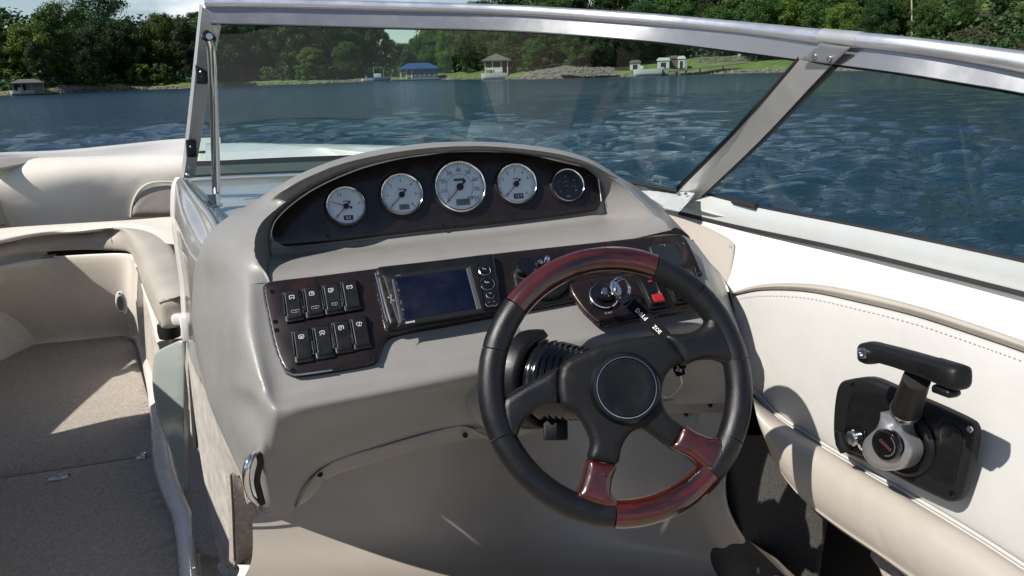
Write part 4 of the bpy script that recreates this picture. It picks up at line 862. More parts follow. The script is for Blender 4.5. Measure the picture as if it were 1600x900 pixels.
# ------------------------------------------------------------------ starboard side: coaming, pad, roll
SEALP = [(1040, 324), (1062, 331), (1150, 352), (1250, 379), (1400, 409), (1500, 433), (1610, 461), (1800, 508)]
SX = [.86, .87, .885, .892, .90, .90, .90, .895]
g0 = [at(x, y, X=X_) for (x, y), X_ in zip(SEALP, SX)]
g1 = [at(x, y, X=X_-.008) for (x, y), X_ in zip([(1040, 330), (1062, 338), (1152, 366), (1250, 396), (1400, 436), (1500, 468), (1610, 503), (1800, 560)], SX)]
g2 = [at(x, y, X=X_-.018) for (x, y), X_ in zip([(1042, 336), (1066, 346), (1155, 376), (1250, 404), (1400, 444), (1500, 476), (1610, 511), (1800, 570)], SX)]
g3 = [at(x, y, X=X_-.05) for (x, y), X_ in zip([(1042, 380), (1070, 400), (1150, 415), (1240, 425), (1390, 458), (1500, 494), (1610, 528), (1800, 590)], SX)]
g4 = [at(x, y, X=X_-.085) for (x, y), X_ in zip([(1080, 440), (1110, 450), (1144, 456), (1240, 446), (1370, 464), (1490, 500), (1610, 541), (1800, 610)], SX)]
loft('gunwale_coaming', [g0, g1, g2, g3, g4], gel, B, 5, 6)
padX = [.80, .802, .806, .812, .818, .822, .825, .825]
bt = [(1141, 456), (1190, 444), (1260, 443), (1340, 455), (1430, 477), (1520, 505), (1610, 536), (1800, 604)]
bbm = [(1142, 462), (1190, 453), (1260, 455), (1340, 471), (1430, 493), (1520, 522), (1610, 553), (1800, 622)]
loft('pad_welt', [[at(x, y, X=X_+.012) for (x, y), X_ in zip(bt, padX)], [at(x, y+1, X=X_-.004) for (x, y), X_ in zip(bt, padX)], [at((p[0]+q[0])/2, (p[1]+q[1])/2, X=X_-.010) for p, q, X_ in zip(bt, bbm, padX)], [at(x, y, X=X_-.004) for (x, y), X_ in zip(bbm, padX)]], taupev, B, 6, 4)
side_pad = empty('side_pad', (.8, .8, 1.05)); tag(side_pad, 'smooth white vinyl pad on the starboard side, the throttle control mounted on it', 'side pad')
lb_ = [(1172, 600), (1215, 645), (1270, 682), (1350, 730), (1440, 782), (1530, 836), (1620, 894), (1800, 1010)]
lx = [.775, .772, .770, .768, .768, .768, .768, .768]
def mixrow(k, puff):
    o = []
    for (p, q, xa, xb_) in zip(bbm, lb_, padX, lx): o.append(at(p[0]+(q[0]-p[0])*k, p[1]+(q[1]-p[1])*k, X=xa+(xb_-xa)*k-puff))
    return o
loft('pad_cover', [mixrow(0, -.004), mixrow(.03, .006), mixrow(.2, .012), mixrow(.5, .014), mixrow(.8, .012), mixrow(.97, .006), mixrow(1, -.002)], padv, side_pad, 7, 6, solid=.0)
PX = .768
mb = MB()
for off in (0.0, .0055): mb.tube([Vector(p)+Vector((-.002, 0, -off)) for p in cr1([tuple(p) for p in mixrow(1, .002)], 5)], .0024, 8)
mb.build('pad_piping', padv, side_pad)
for k_, nm in ((.045, 'stitch'),):
    seam = [Vector(p) for p in cr1([tuple(p) for p in mixrow(.045, .0095)], 24)]
    mb = MB()
    for i in range(0, len(seam)-1, 2): mb.tube([seam[i], seam[i+1]], .0005, 5)
    o = mb.build('stitching', padv, side_pad); o['kind'] = 'stuff'
mb = MB(); mb.tube([Vector(p)+Vector((.002, 0, -.010)) for p in cr1([tuple(p) for p in mixrow(1, .0)], 5)], .0035, 6); mb.build('seam_shadow_gap', rubber, B)
# beige roll under the pad
q0 = [(1176, 618), (1215, 652), (1270, 690), (1350, 738), (1440, 791), (1530, 846), (1620, 905), (1800, 1020)]
q1 = [(1178, 630), (1212, 672), (1262, 716), (1340, 768), (1430, 822), (1520, 878), (1610, 936), (1790, 1050)]
q2 = [(1183, 652), (1208, 700), (1250, 745), (1320, 795), (1405, 848), (1495, 905), (1590, 965), (1770, 1080)]
q3 = [(1190, 674), (1212, 724), (1248, 770), (1306, 815), (1385, 868), (1470, 925), (1570, 990), (1750, 1110)]
q4 = [(1200, 690), (1222, 738), (1256, 782), (1310, 826), (1384, 876), (1462, 935), (1560, 1004), (1740, 1130)]
loft('side_roll', [[at(x, y, X=.782) for x, y in q0], [at(x, y+3, X=.748) for x, y in q0], [at(x, y, X=.725) for x, y in q1], [at(x, y, X=.717) for x, y in q2], [at(x, y, X=.725) for x, y in q3], [at(x, y, X=.75) for x, y in q4], [at(x, y, X=.95) for x, y in q4]], beigev, B, 6, 6)
# beige fairing between console and coaming
fp = [(1034, 329), (1052, 330), (1100, 346), (1130, 360), (1145, 370), (1149, 380), (1145, 417), (1141, 452), (1125, 440), (1104, 410), (1080, 376), (1055, 346)]
fpl = ((at(1034, 329, Y=1.19)-at(1141, 452, X=.80)).cross(at(1149, 378, X=.848)-at(1141, 452, X=.80)).normalized(), at(1141, 452, X=.80))
if fpl[0].dot(CAM-fpl[1]) < 0: fpl = (-fpl[0], fpl[1])
plate('corner_fairing', [at(x, y, pl=fpl) for x, y in fp], fpl[0], .008, .004, beigev, B, k=3, z0=-.02)
screw(at(1142, 380, pl=fpl)-fpl[0]*.012, fpl[0], .0025)
# gap closer behind console on the right
loft('console_end', [[at(1078, 375, Y=1.11), at(1108, 424, Y=1.05), at(1143, 480, Y=.99), at(1166, 540, Y=.955), at(1178, 630, Y=.945)], [at(1090, 372, X=.83), at(1120, 424, X=.83), at(1152, 480, X=.83), at(1180, 545, X=.82), at(1195, 640, X=.82)]], rubber, B, 4, 3)

# ------------------------------------------------------------------ throttle control
tpn = Vector((-1, -.05, .10)).normalized(); th = empty('throttle_control', at(1420, 690, X=.755)); tag(th, 'black and silver throttle control with T shaped grip, mounted on the white side pad', 'throttle')
TP = (tpn, at(1425, 690, X=.752))
po = [(1333, 592), (1367, 588), (1400, 600), (1433, 615), (1478, 634), (1520, 654), (1531, 664), (1533, 680), (1526, 722), (1514, 766), (1508, 778), (1497, 782), (1483, 778), (1440, 758), (1400, 737), (1360, 719), (1330, 706), (1319, 698), (1313, 680), (1313, 645), (1317, 612), (1323, 597)]
plate('mounting_plate', [at(x, y, pl=TP) for x, y in po], tpn, .016, .007, blackm, th, k=3)
TP2 = (tpn, TP[1]+tpn*.016)
plate('inner_panel', [at(x, y, pl=TP2) for x, y in ((1340, 611), (1365, 609), (1400, 622), (1420, 640), (1400, 668), (1370, 690), (1350, 668), (1324, 666), (1325, 640), (1330, 617))], tpn, .002, .0015, blackp, th, k=3)
plate('inner_panel', [at(x, y, pl=TP2) for x, y in ((1470, 665), (1485, 660), (1500, 672), (1504, 690), (1494, 745), (1486, 757), (1450, 742), (1452, 725), (1466, 700))], tpn, .002, .0015, blackp, th, k=3)
for (x, y) in ((1333, 600), (1515, 671), (1488, 771), (1466, 745)): screw(at(x, y, pl=TP2), tpn, .0036, chromed if y > 650 and y < 700 else blackg, th)
# kill switch block with lettering
ks = at(1343, 684, pl=TP2); KM2 = frame(tpn, (0, -.12, 1))
plate('switch_block', [at(x, y, pl=TP2) for x, y in ((1322, 664), (1350, 672), (1355, 680), (1356, 708), (1350, 712), (1325, 702), (1320, 690))], tpn, .004, .0015, blackg, th, k=2)
mb = MB(); c = at(1338, 684, pl=TP2)+tpn*.004; mb.lathe(c, tpn, [(.010, 0), (.010, .005), (.0075, .008), (.0001, .0085)], 24, cap=False); mb.build('stop_button', chromed, th)
mb = MB(); mb.tube([at(1323, 672, pl=TP2)+tpn*.012, at(1325, 690, pl=TP2)+tpn*.012, at(1329, 702, pl=TP2)+tpn*.008], [.007, .008, .009], 14); mb.build('switch_clip', blackp, th)
text('lettering', 'OFF', at(1339, 676, pl=TP2)+tpn*.0046, KM2@Matrix.Rotation(R(-18), 3, 'Z'), .006, inkw, th)
text('lettering', 'RUN', at(1349, 700, pl=TP2)+tpn*.0046, KM2@Matrix.Rotation(R(-18), 3, 'Z'), .0055, inkw, th)
# silver boss and lever
tb = at(1406, 700, pl=TP2)
mb = MB(); mb.lathe(at(1413, 690, pl=TP2)-tpn*.002, tpn, [(.043, 0), (.042, .005), (.038, .008)], 40); mb.build('pivot_ring', blackp, th)
def lev(pts): return [at(x, y, pl=(tpn, TP2[1]+tpn*.010)) for x, y in pts]
plate('silver_boss', lev([(1393, 641), (1396, 648), (1391, 662), (1382, 671), (1372, 681), (1368, 694), (1371, 709), (1381, 722), (1396, 730), (1414, 732), (1430, 727), (1440, 715), (1443, 701), (1439, 688), (1430, 676), (1428, 664), (1431, 651), (1420, 650), (1404, 645)]), tpn, .034, .016, silverp, th, k=3, seg=6)
bc = at(1384, 694, pl=(tpn, TP2[1]+tpn*.044))
bc = at(1386, 695, pl=(tpn, TP2[1]+tpn*.0445))
mb = MB(); mb.lathe(bc, tpn, [(.0185, -.006), (.0190, .002), (.0175, .0045), (.0155, .0040), (.0150, .0026), (.0001, .0028)], 40, cap=False); o = mb.build('badge_disc', blackg, th)
text('badge_lettering', 'CCOOO', bc+tpn*.0032, KM2@Matrix.Rotation(R(-14), 3, 'Z'), .0048, redink, o)
mb = MB()
for a0 in range(-70, 80, 10): 
    a = R(a0); p = bc+KM2@Vector((.0128*math.cos(a), .0128*math.sin(a), .0030)); mb.box(p, .0012, .0016, .0003, KM2@Matrix.Rotation(a, 3, 'Z'))
mb.build('badge_ring_marks', inkm, o, smooth=False)
# stem and T grip
s0, s1 = at(1417, 636, pl=(tpn, TP2[1]+tpn*.040)), at(1433, 590, X=.665)
mb = MB(); mb.tube([s0.lerp(s1, q) for q in (-.1, .2, .5, .8, .98)], [.0160, .0158, .0150, .0142, .0138], 22); mb.build('lever_stem', blackm, th)
mb = MB(); cc = s0.lerp(s1, -.08); mb.lathe(cc, (s1-s0), [(.0166, -.008), (.0172, .000), (.0164, .003)], 28, cap=False); mb.build('stem_collar', chromed, th)
g0_, g1_ = at(1352, 549, X=.672), at(1498, 588, X=.655)
gd = (g1_-g0_).normalized(); gu = (Vector((0, 0, 1))-gd*gd.z).normalized(); gs = gd.cross(gu)
def grip(name, stations, mt):
    vs = []; fs = []; n = 20
    for (q, w, h_, dz) in stations:
        c = g0_.lerp(g1_, q)+gu*dz; w *= .86; h_ *= .86
        for k in range(n):
            a = 2*math.pi*k/n; ca, sa = math.cos(a), math.sin(a); e = .62
            vs.append(c+gs*(w*math.copysign(abs(ca)**e, ca))+gu*(h_*math.copysign(abs(sa)**e, sa)))
    for i in range(len(stations)-1):
        for k in range(n): fs.append((i*n+k, i*n+(k+1) % n, (i+1)*n+(k+1) % n, (i+1)*n+k))
    fs += [tuple(range(n-1, -1, -1)), tuple(range((len(stations)-1)*n, len(stations)*n))]
    return mesh(name, vs, fs, mt, th, True, 55)
grip('grip', [(-.03, .009, .009, -.001), (0, .013, .0135, -.001), (.06, .0145, .0155, .0), (.12, .0145, .0150, .001), (.2, .0140, .0125, .003), (.4, .0140, .0125, .003), (.62, .0145, .0128, .002), (.78, .0150, .0130, .001), (.782, .0154, .0138, .001), (.97, .0154, .0150, -.001), (1.03, .0145, .0140, -.001), (1.05, .010, .010, -.001)], blackm)
grip('trim_button', [(.80, .008, .003, -.018), (.81, .010, .0055, -.018), (.95, .010, .0055, -.019), (.97, .008, .003, -.019)], blackp)
c = at(1349, 552, X=.657); screw(c, (-1, -.2, .1), .0065, chromed, th, h=.004)

# ------------------------------------------------------------------ windshield
RX = [318, 420, 600, 800, 1000, 1150, 1285, 1400, 1500, 1620, 1800]
RY = [1.56, 1.545, 1.50, 1.41, 1.24, 1.04, .85, .73, .655, .575, .47]
def rail_at(px, py, d=0): return at(px, py, Y=float(np.interp(px, RX, RY))+d)
topl = [(318, -3), (420, -2), (600, 2), (800, 8), (1000, 20), (1150, 33), (1285, 46), (1400, 56), (1500, 68), (1620, 84), (1800, 112)]
midl = [(322, 12), (420, 13), (600, 18), (800, 24), (1000, 38), (1150, 51), (1285, 68), (1400, 80), (1500, 94), (1620, 116), (1800, 152)]
flan = [(330, 36), (420, 38), (600, 43), (800, 48), (1000, 63), (1150, 80), (1285, 98), (1400, 113), (1500, 129), (1620, 150), (1800, 190)]
cT = [(rail_at(a[0], a[1])+rail_at(b[0], b[1]))/2 for a, b in zip(topl, midl)]
rT = [(rail_at(a[0], a[1])-rail_at(b[0], b[1])).length/2*1.03 for a, b in zip(topl, midl)]
cTs = [Vector(p) for p in cr1([tuple(p) for p in cT], 6)]; rTs = [float(x[0]) for x in cr1([[r] for r in rT], 6)]
mb = MB(); mb.tube(cTs[:38], rTs[:38], 20); mb.build('windshield_rail', alub, B, autos=60)
mb = MB(); mb.tube(cTs[38:], rTs[38:], 20); mb.build('windshield_rail', alub, B, autos=60)
mb = MB(); mb.tube(cTs[36:40], [r*1.12 for r in rTs[36:40]], 24); mb.build('rail_sleeve', alu2, B, autos=60)
def fl(k0, k1): return [[rail_at(b[0], b[1]-4, .004) for b in midl[k0:k1]], [rail_at(f[0], f[1], -.004) for f in flan[k0:k1]]]
loft('upper_frame', fl(0, 7), aluw if False else alu, B, 6, 2, solid=.007)
loft('upper_frame', fl(6, 11), alu, B, 6, 2, solid=.007)
mb = MB()
for i in range(10): pass
gk = [Vector(p)+Vector((0, .004, 0)) for p in cr1([tuple(rail_at(f[0], f[1]+.8, .002)) for f in flan], 6)]
mb.tube(gk, .0022, 6); mb.build('glass_gasket', rubber, B)
# left post
pA = [(287, 277), (296, 200), (306, 110), (317, 8)]; pB = [(304, 274), (317, 195), (330, 115), (345, 33)]; pY = [1.93, 1.83, 1.70, 1.56]
loft('windshield_post', [[at(x-1, y, Y=q+.05) for (x, y), q in zip(pA, pY)], [at(x+3, y, Y=q) for (x, y), q in zip(pA, pY)], [at(x, y, Y=q-.005) for (x, y), q in zip(pB, pY)]], alu2, B, 6, 3, solid=.010, lv=True)
for (x, y, q, s) in ((315, 116, 1.70, .034), (299, 232, 1.86, .034)):
    c = at(x, y, Y=q-.012); mm = frame((.15, -1, .15), (.1, 0, 1)); mb = MB(); mb.box(c, .022, s*1.15, .012, mm, .004); o = mb.build('latch_plate', blackp, B); screw(c+mm@Vector((0, .002, .006)), (.15, -1, .15), .0045, blackg, o)
for (x, y) in ((323, 22), (330, 30), (324, 31), (336, 28)): screw(at(x, y, Y=1.53), (.1, -1, .1), .0028)
screw(at(293, 273, Y=1.90), (.1, -1, .1), .004)
mb = MB(); kc = at(326, 58, Y=1.60); mb.lathe(kc, (.1, -1, .05), [(.012, -.02), (.0135, 0), (.0125, .008), (.006, .012), (.0001, .0125)], 24, cap=False); o = mb.build('pivot_knob', blackg, B)
mb = MB(); mb.lathe(kc, (.1, -1, .05), [(.006, .0125), (.006, .014), (.0001, .014)], 16, cap=False); mb.build('knob_screw', chromed, o)
# chrome strut with its foot
mb = MB(); sp = [(326, 62, 1.59), (330, 80, 1.60), (333, 140, 1.64), (336, 220, 1.71), (338, 300, 1.78), (338, 315, 1.79)]
mb.tube([Vector(p) for p in cr1([tuple(at(x, y, Y=q)) for x, y, q in sp], 5)], .0088, 14); mb.build('windshield_strut', chrome, B)
c = at(335, 318, Z=1.232); mb = MB(); mb.box(c+Vector((-.012, 0, -.004)), .055, .024, .006, frame((0, 0, 1), (.35, 1, 0)), .002); mb.tube([c+Vector((0, 0, -.006)), c+Vector((0, 0, .022))], .0125, 14); mb.build('strut_foot', chrome, B)
# bottom frame, front section
fb0 = [(303, 253), (345, 252), (450, 247), (580, 243), (720, 243), (860, 256), (970, 280), (1057, 297)]
fb1 = [(300, 262), (345, 260), (450, 256), (580, 251), (720, 250), (860, 262), (972, 284), (1056, 300)]
fb2 = [(298, 276), (345, 273), (450, 269), (580, 264), (720, 264), (860, 278), (988, 299), (1040, 326)]
def bz(pts, z): return [at(x, y, Z=z) for x, y in pts]
loft('windshield_seal', [bz(fb0, 1.262), bz(fb1, 1.250)], rubber, B, 5, 2, solid=.006)
loft('lower_frame', [bz(fb1[:5], 1.252), bz(fb2[:5], 1.232)], rubberg, B, 5, 2, solid=.008)
loft('lower_frame', [bz(fb1[4:], 1.252), bz(fb2[4:], 1.232)], aluw, B, 5, 2, solid=.008)
# bottom frame, side section
sb0 = [(1094, 303), (1180, 324), (1334, 354), (1460, 380), (1610, 413), (1800, 458)]; sX0 = [.888, .892, .895, .895, .893, .888]
sb2 = [(1062, 331), (1150, 352), (1310, 386), (1440, 417), (1610, 460), (1800, 507)]; sX2 = [.872, .887, .895, .898, .898, .893]
loft('lower_frame', [[at(x, y, X=q) for (x, y), q in zip(sb0, sX0)], [at((a[0]+b[0])/2, (a[1]+b[1])/2, X=(q+w)/2-.004) for a, b, q, w in zip(sb0, sb2, sX0, sX2)], [at(x, y, X=w-.004) for (x, y), w in zip(sb2, sX2)]], aluw, B, 6, 3, solid=.006)
mb = MB(); mb.tube([Vector(p) for p in cr1([tuple(at(x, y+2, X=w-.006)) for (x, y), w in zip(sb2, sX2)], 6)], .0042, 8); mb.build('frame_gasket', rubber, B)
mb = MB(); mb.tube([Vector(p) for p in cr1([tuple(at(x, y-2, X=w+.002)) for (x, y), w in zip(sb0, sX0)], 6)], .0036, 8)
mb.build('glass_gasket', rubber, B)
mb = MB(); a_ = at(1146, 314, X=.886); b_ = at(1182, 323, X=.886); mb.tube([a_, b_], .006, 8); mb.build('glass_clip', rubber, B)
# mullion between front and side glass
mB0, mB1 = at(1057, 299, Y=1.27), at(1094, 306, X=.884)
mT0, mT1 = rail_at(1254, 92, -.006), rail_at(1302, 101, -.006)
loft('mullion', [[mB0, mB0.lerp(mT0, .5)+Vector((.012, .0, .003)), mT0], [mB1, mB1.lerp(mT1, .5)+Vector((.012, 0, .003)), mT1]], alu2, B, 5, 1, solid=.012, lv=True)
for p, q, s in ((mB0, mT0, -1), (mB1, mT1, 1)):
    mb = MB(); o = (mB0-mB1).normalized()*(.003 if s < 0 else -.003); mb.tube([p+o, p.lerp(q, .5)+Vector((.012, .0, .003))+o, q+o], .0048, 8); mb.build('mullion_gasket', rubber, B)
# joint plates with rivets
v_n = -ray(1290, 85).normalized()
def jplate(pts, Yf, mt, rv):
    P = [Yf(*p) for p in pts]; n = (P[1]-P[0]).cross(P[2]-P[0]).normalized()
    if n.dot(CAM-P[0]) < 0: n = -n
    o = plate('joint_plate', P, n, .0035, .0008, mt, B, k=1, z0=0)
    for (x, y) in rv: screw(Yf(x, y)+n*.0035, n, .0034, chromed, o, h=.003)
jplate([(1282, 68), (1329, 74), (1301, 100), (1256, 92)], lambda x, y: rail_at(x, y, -.016), alu, [(1276, 88), (1299, 91)])
jplate([(1056, 299), (1086, 304), (1061, 331), (1036, 326)], lambda x, y: (lambda p: p+(CAM-p).normalized()*.008)(at(x, y, Z=1.252 if y < 310 else 1.232)), aluw, [(1060, 304), (1072, 306), (1051, 323)])
# glass
gb = [at(x, y-2, Z=1.262) for x, y in fb0]; gx = [345, 390, 500, 640, 800, 950, 1120, 1252]
gt = [rail_at(x, float(np.interp(x, [f[0] for f in flan], [f[1] for f in flan]))-2, 0) for x in gx]
loft('front_glass', [gb, [a.lerp(b, .5) for a, b in zip(gb, gt)], gt], glass, B, 5, 3)
gsb = [at(x, y-1, X=q+.003) for (x, y), q in zip(sb0, sX0)]; sx_ = [1303, 1360, 1430, 1500, 1620, 1800]
gst = [rail_at(x, float(np.interp(x, [f[0] for f in flan], [f[1] for f in flan]))-2, 0) for x in sx_]
loft('side_glass', [gsb, [a.lerp(b, .5)+Vector((.008, 0, 0)) for a, b in zip(gsb, gst)], gst], glass2, B, 5, 3)
# aft part of the cockpit, behind the camera, so that shade and reflections are right
loft('cockpit_side', [[Vector((-1.30, 2.4, 1.12)), Vector((-1.30, 1, 1.12)), Vector((-1.30, -.9, 1.12))], [Vector((-1.2, 2.4, .4)), Vector((-1.2, 1, .4)), Vector((-1.2, -.9, .4))]], vinyl, B, 3, 3)
loft('cockpit_side', [[Vector((.80, .25, 1.18)), Vector((.82, -.9, 1.18))], [Vector((.86, .25, .4)), Vector((.86, -.9, .4))]], padv, B, 3, 3)
mb = MB(); mb.box((-1.03, 1.72, .85), .56, 1.42, .90, b=.06); mb.build('port_console', pod, B)  # out of view; added and sized for the shade it throws on the aisle
loft('transom', [[Vector((-1.25, -.95, 1.15)), Vector((1.1, -.95, 1.15))], [Vector((-1.2, -.9, .4)), Vector((.95, -.9, .4))]], vinyl, B, 3, 3)

# ------------------------------------------------------------------ water
def make_water():
    ang = np.concatenate([np.linspace(-180, -62, 40)[:-1], np.linspace(-62, 62, 620), np.linspace(62, 180, 40)[1:-1]])
    ang = np.radians(ang)+YAW
    rad = [1.0]
    while rad[-1] < 5200: rad.append(rad[-1]*(1.0135 if rad[-1] < 260 else 1.12))
    rad = np.array(rad); A, Rr = np.meshgrid(ang, rad)
    x = Rr*np.sin(A); y = Rr*np.cos(A); z = np.zeros_like(x); g = np.random.default_rng(3)
    cell = Rr*.0135
    wind = R(21+12)
    for k in range(165):
        lam = .14*(1.05**(k % 55)); lam = min(lam, 2.0)
        th = wind+g.normal(0, .55); kx, ky = math.sin(th)*2*math.pi/lam, math.cos(th)*2*math.pi/lam
        amp = .0070*lam**.7*g.uniform(.5, 1.3)
        fade = np.clip((lam/cell-2.2)/3, 0, 1)
        # uneven gusts
        s = kx*x+ky*y+g.uniform(0, 6.28)+1.1*np.sin(1.1*x/lam**.5+k)*np.sin(.9*y/lam**.5+2*k)+.8*np.sin(.31*y/lam**.5+2*k)
        z += amp*fade*((1-np.abs(np.sin(s*.5)))*.8+.55*np.sin(s))*1.3
    patch = .88+.4*np.sin(.11*x+1.3*np.sin(.05*y))*np.sin(.09*y+1.1*np.sin(.06*x))
    z = (z-.0)*patch; z -= z[(Rr > 3) & (Rr < 60)].mean(); z = np.where(Rr < 260, z, 0)
    nr, nc = x.shape; v = np.stack([x, y, z], -1).reshape(-1, 3)
    i, j = np.meshgrid(np.arange(nr-1), np.arange(nc), indexing='ij'); j2 = (j+1) % nc
    f = np.stack([i*nc+j, i*nc+j2, (i+1)*nc+j2, (i+1)*nc+j], -1).reshape(-1, 4)
    me = bpy.data.meshes.new('lake_water'); me.vertices.add(len(v)); me.vertices.foreach_set('co', v.ravel())
    me.loops.add(len(f)*4); me.loops.foreach_set('vertex_index', f.ravel().astype(np.int32)); me.polygons.add(len(f))
    me.polygons.foreach_set('loop_start', np.arange(0, len(f)*4, 4, dtype=np.int32)); me.polygons.foreach_set('loop_total', np.full(len(f), 4, dtype=np.int32))
    me.polygons.foreach_set('use_smooth', np.ones(len(f), bool)); me.update(); me.validate()
    return me
water = bpy.data.materials.new('lake water'); water.use_nodes = True; t = water.node_tree; b = t.nodes['Principled BSDF']
b.inputs['Base Color'].default_value = (.008, .027, .044, 1); b.inputs['Roughness'].default_value = .08; b.inputs['IOR'].default_value = 1.33; b.inputs['Specular IOR Level'].default_value = .5
co = t.nodes.new('ShaderNodeTexCoord'); prev = None
for sc, st, ds, rot in ((7, 1.0, .085, 12), (18, .9, .028, 32), (2.6, .6, .12, 26)):
    mp0 = t.nodes.new('ShaderNodeMapping'); mp0.inputs['Rotation'].default_value = (0, 0, R(rot)); mpn = t.nodes.new('ShaderNodeMapping'); mpn.inputs['Scale'].default_value = (.42, 1, 1)
    n = t.nodes.new('ShaderNodeTexNoise'); n.inputs['Scale'].default_value = sc; n.inputs['Detail'].default_value = 4; n.inputs['Roughness'].default_value = .6
    bp = t.nodes.new('ShaderNodeBump'); bp.inputs['Strength'].default_value = st; bp.inputs['Distance'].default_value = ds
    t.links.new(co.outputs['Object'], mp0.inputs[0]); t.links.new(mp0.outputs[0], mpn.inputs[0]); t.links.new(mpn.outputs[0], n.inputs['Vector']); t.links.new(n.outputs['Fac'], bp.inputs['Height'])
    if prev: t.links.new(prev.outputs[0], bp.inputs['Normal'])
    prev = bp
t.links.new(prev.outputs[0], b.inputs['Normal'])
# ripples too small to be meshed far out: the surface gets rougher with the distance from the boat's anchorage
vl = t.nodes.new('ShaderNodeVectorMath'); vl.operation = 'LENGTH'; mr = t.nodes.new('ShaderNodeMapRange'); mr.inputs[1].default_value = 12; mr.inputs[2].default_value = 110; mr.inputs[3].default_value = .05; mr.inputs[4].default_value = .20
t.links.new(co.outputs['Object'], vl.inputs[0]); t.links.new(vl.outputs['Value'], mr.inputs[0]); t.links.new(mr.outputs[0], b.inputs['Roughness'])
tag(link('lake_water', make_water(), water), kind='structure')

# ------------------------------------------------------------------ far shore
grass = mat('lakeside grass', (.09, .13, .03), .9, spec=.1, var=(.5, [(.3, (.06, .10, .025)), (.55, (.12, .16, .045)), (.8, (.17, .17, .07))]), bump=(6, .6, .1, 4))
soil = mat('forest floor', (.035, .035, .02), .95, spec=.05, var=(.6, [(.3, (.02, .022, .012)), (.7, (.055, .052, .03))]))
rock = mat('shore rock', (.16, .14, .12), .9, spec=.1, var=(1.2, [(.3, (.07, .06, .05)), (.5, (.15, .13, .11)), (.75, (.24, .215, .185))]), bump=(3, .8, .2, 5))
SHP = [(-900, 176), (-500, 162), (-200, 154), (0, 148), (60, 146.5), (150, 142), (230, 138.5), (300, 136.5), (370, 133), (500, 129.3), (560, 127), (625, 125), (700, 123), (780, 122.5), (850, 122), (910, 120), (1000, 117.5), (1100, 114.5), (1200, 111.8), (1300, 109.5), (1400, 108), (1500, 106), (1600, 104), (1900, 97), (2400, 88)]
shore = [at(x, y, Z=0) for x, y in SHP]
def shore_pt(px, back=0, lift=0):
    """point on the bank `back` metres inland behind screen column px"""
    xs = [q[0] for q in SHP]; y = float(np.interp(px, xs, [q[1] for q in SHP])); p = at(px, y, Z=0); d = Vector((p.x, p.y, 0)).normalized()
    q = p+d*back; q.z = ground(px, back)+lift; return q
def ground(px, back):
    # height of the terrain inland
    hill = float(np.interp(px, [-300, 100, 700, 900, 1150, 1350, 1500, 1700], [5, 3, 2.5, 4.5, 6, 9, 17, 18]))
    bank = float(np.interp(px, [0, 70, 110, 160, 230, 600, 850, 910, 960, 1000, 1150, 1250], [.4, .5, 1.0, .8, .6, .5, .7, 1.1, .7, .5, .6, .8]))
    s = min(1, back/2.2); t2 = min(1, max(0, back-2)/38)
    return -.25+(bank+.25)*s+hill*t2**1.3
cols = list(range(-900, 2401, 12)); bk_ = [-1.5, 0, .6, 1.4, 2.4, 4.5, 8, 14, 22, 32, 45, 70, 130, 400]
vs = []; fs = []
for px in cols:
    for q in bk_:
        p = shore_pt(px, q); 
        if q > 0: p.z += noise.noise(p*.25)*min(.6, q*.15)
        vs.append(p)
n = len(bk_); fm = []
for i in range(len(cols)-1):
    for j in range(n-1):
        fs.append((i*n+j, (i+1)*n+j, (i+1)*n+j+1, i*n+j+1)); px = cols[i]+6; q = bk_[j]
        rr = noise.noise(Vector((px*.03, q*.2, 1)))
        if q < 1.4: fm.append(1 if rr > -.25 else 0)
        elif (820 < px < 960 and q < 14) or (88 < px < 130 and q < 4): fm.append(1)
        elif 985 < px < 1340 and q < 22: fm.append(0)
        elif (120 < px < 300 and q < 8) or (640 < px < 790 and q < 14): fm.append(0)
        elif px > 1440 and q > 20: fm.append(0)
        elif q < 4: fm.append(0)
        else: fm.append(2)
me = bpy.data.meshes.new('shore_terrain'); me.from_pydata([tuple(v) for v in vs], [], fs)
for m_ in (grass, rock, soil): me.materials.append(m_)
me.polygons.foreach_set('material_index', fm); me.polygons.foreach_set('use_smooth', [True]*len(fs)); me.update()
tag(link('shore_bank', me), kind='structure')
# riprap along the water line: countless stones, one object
vs = []; fs = []
def stone(c, s):
    k = len(vs); 
    for dx, dy_, dz in ((-1, 0, 0), (1, 0, 0), (0, -1, 0), (0, 1, 0), (0, 0, 1), (0, 0, -.6)):
        vs.append(tuple(c+Vector((dx*s*random.uniform(.7, 1.3), dy_*s*random.uniform(.7, 1.3), dz*s*random.uniform(.5, .9)))))
    for a, b_, c_ in ((0, 2, 4), (2, 1, 4), (1, 3, 4), (3, 0, 4), (2, 0, 5), (1, 2, 5), (3, 1, 5), (0, 3, 5)): fs.append((k+a, k+b_, k+c_))
for i in range(2600):
    px = random.uniform(-60, 1420); c = shore_pt(px, random.uniform(-.1, 1.3)); stone(c, random.uniform(.1, .42))
for i in range(900):
    px = random.uniform(826, 955); c = shore_pt(px, random.uniform(.2, 12)); stone(c, random.uniform(.08, .35))
o = mesh('shore_stones', vs, fs, rock, None, False); tag(o, 'grey brown stones heaped along the waterline', kind='stuff')

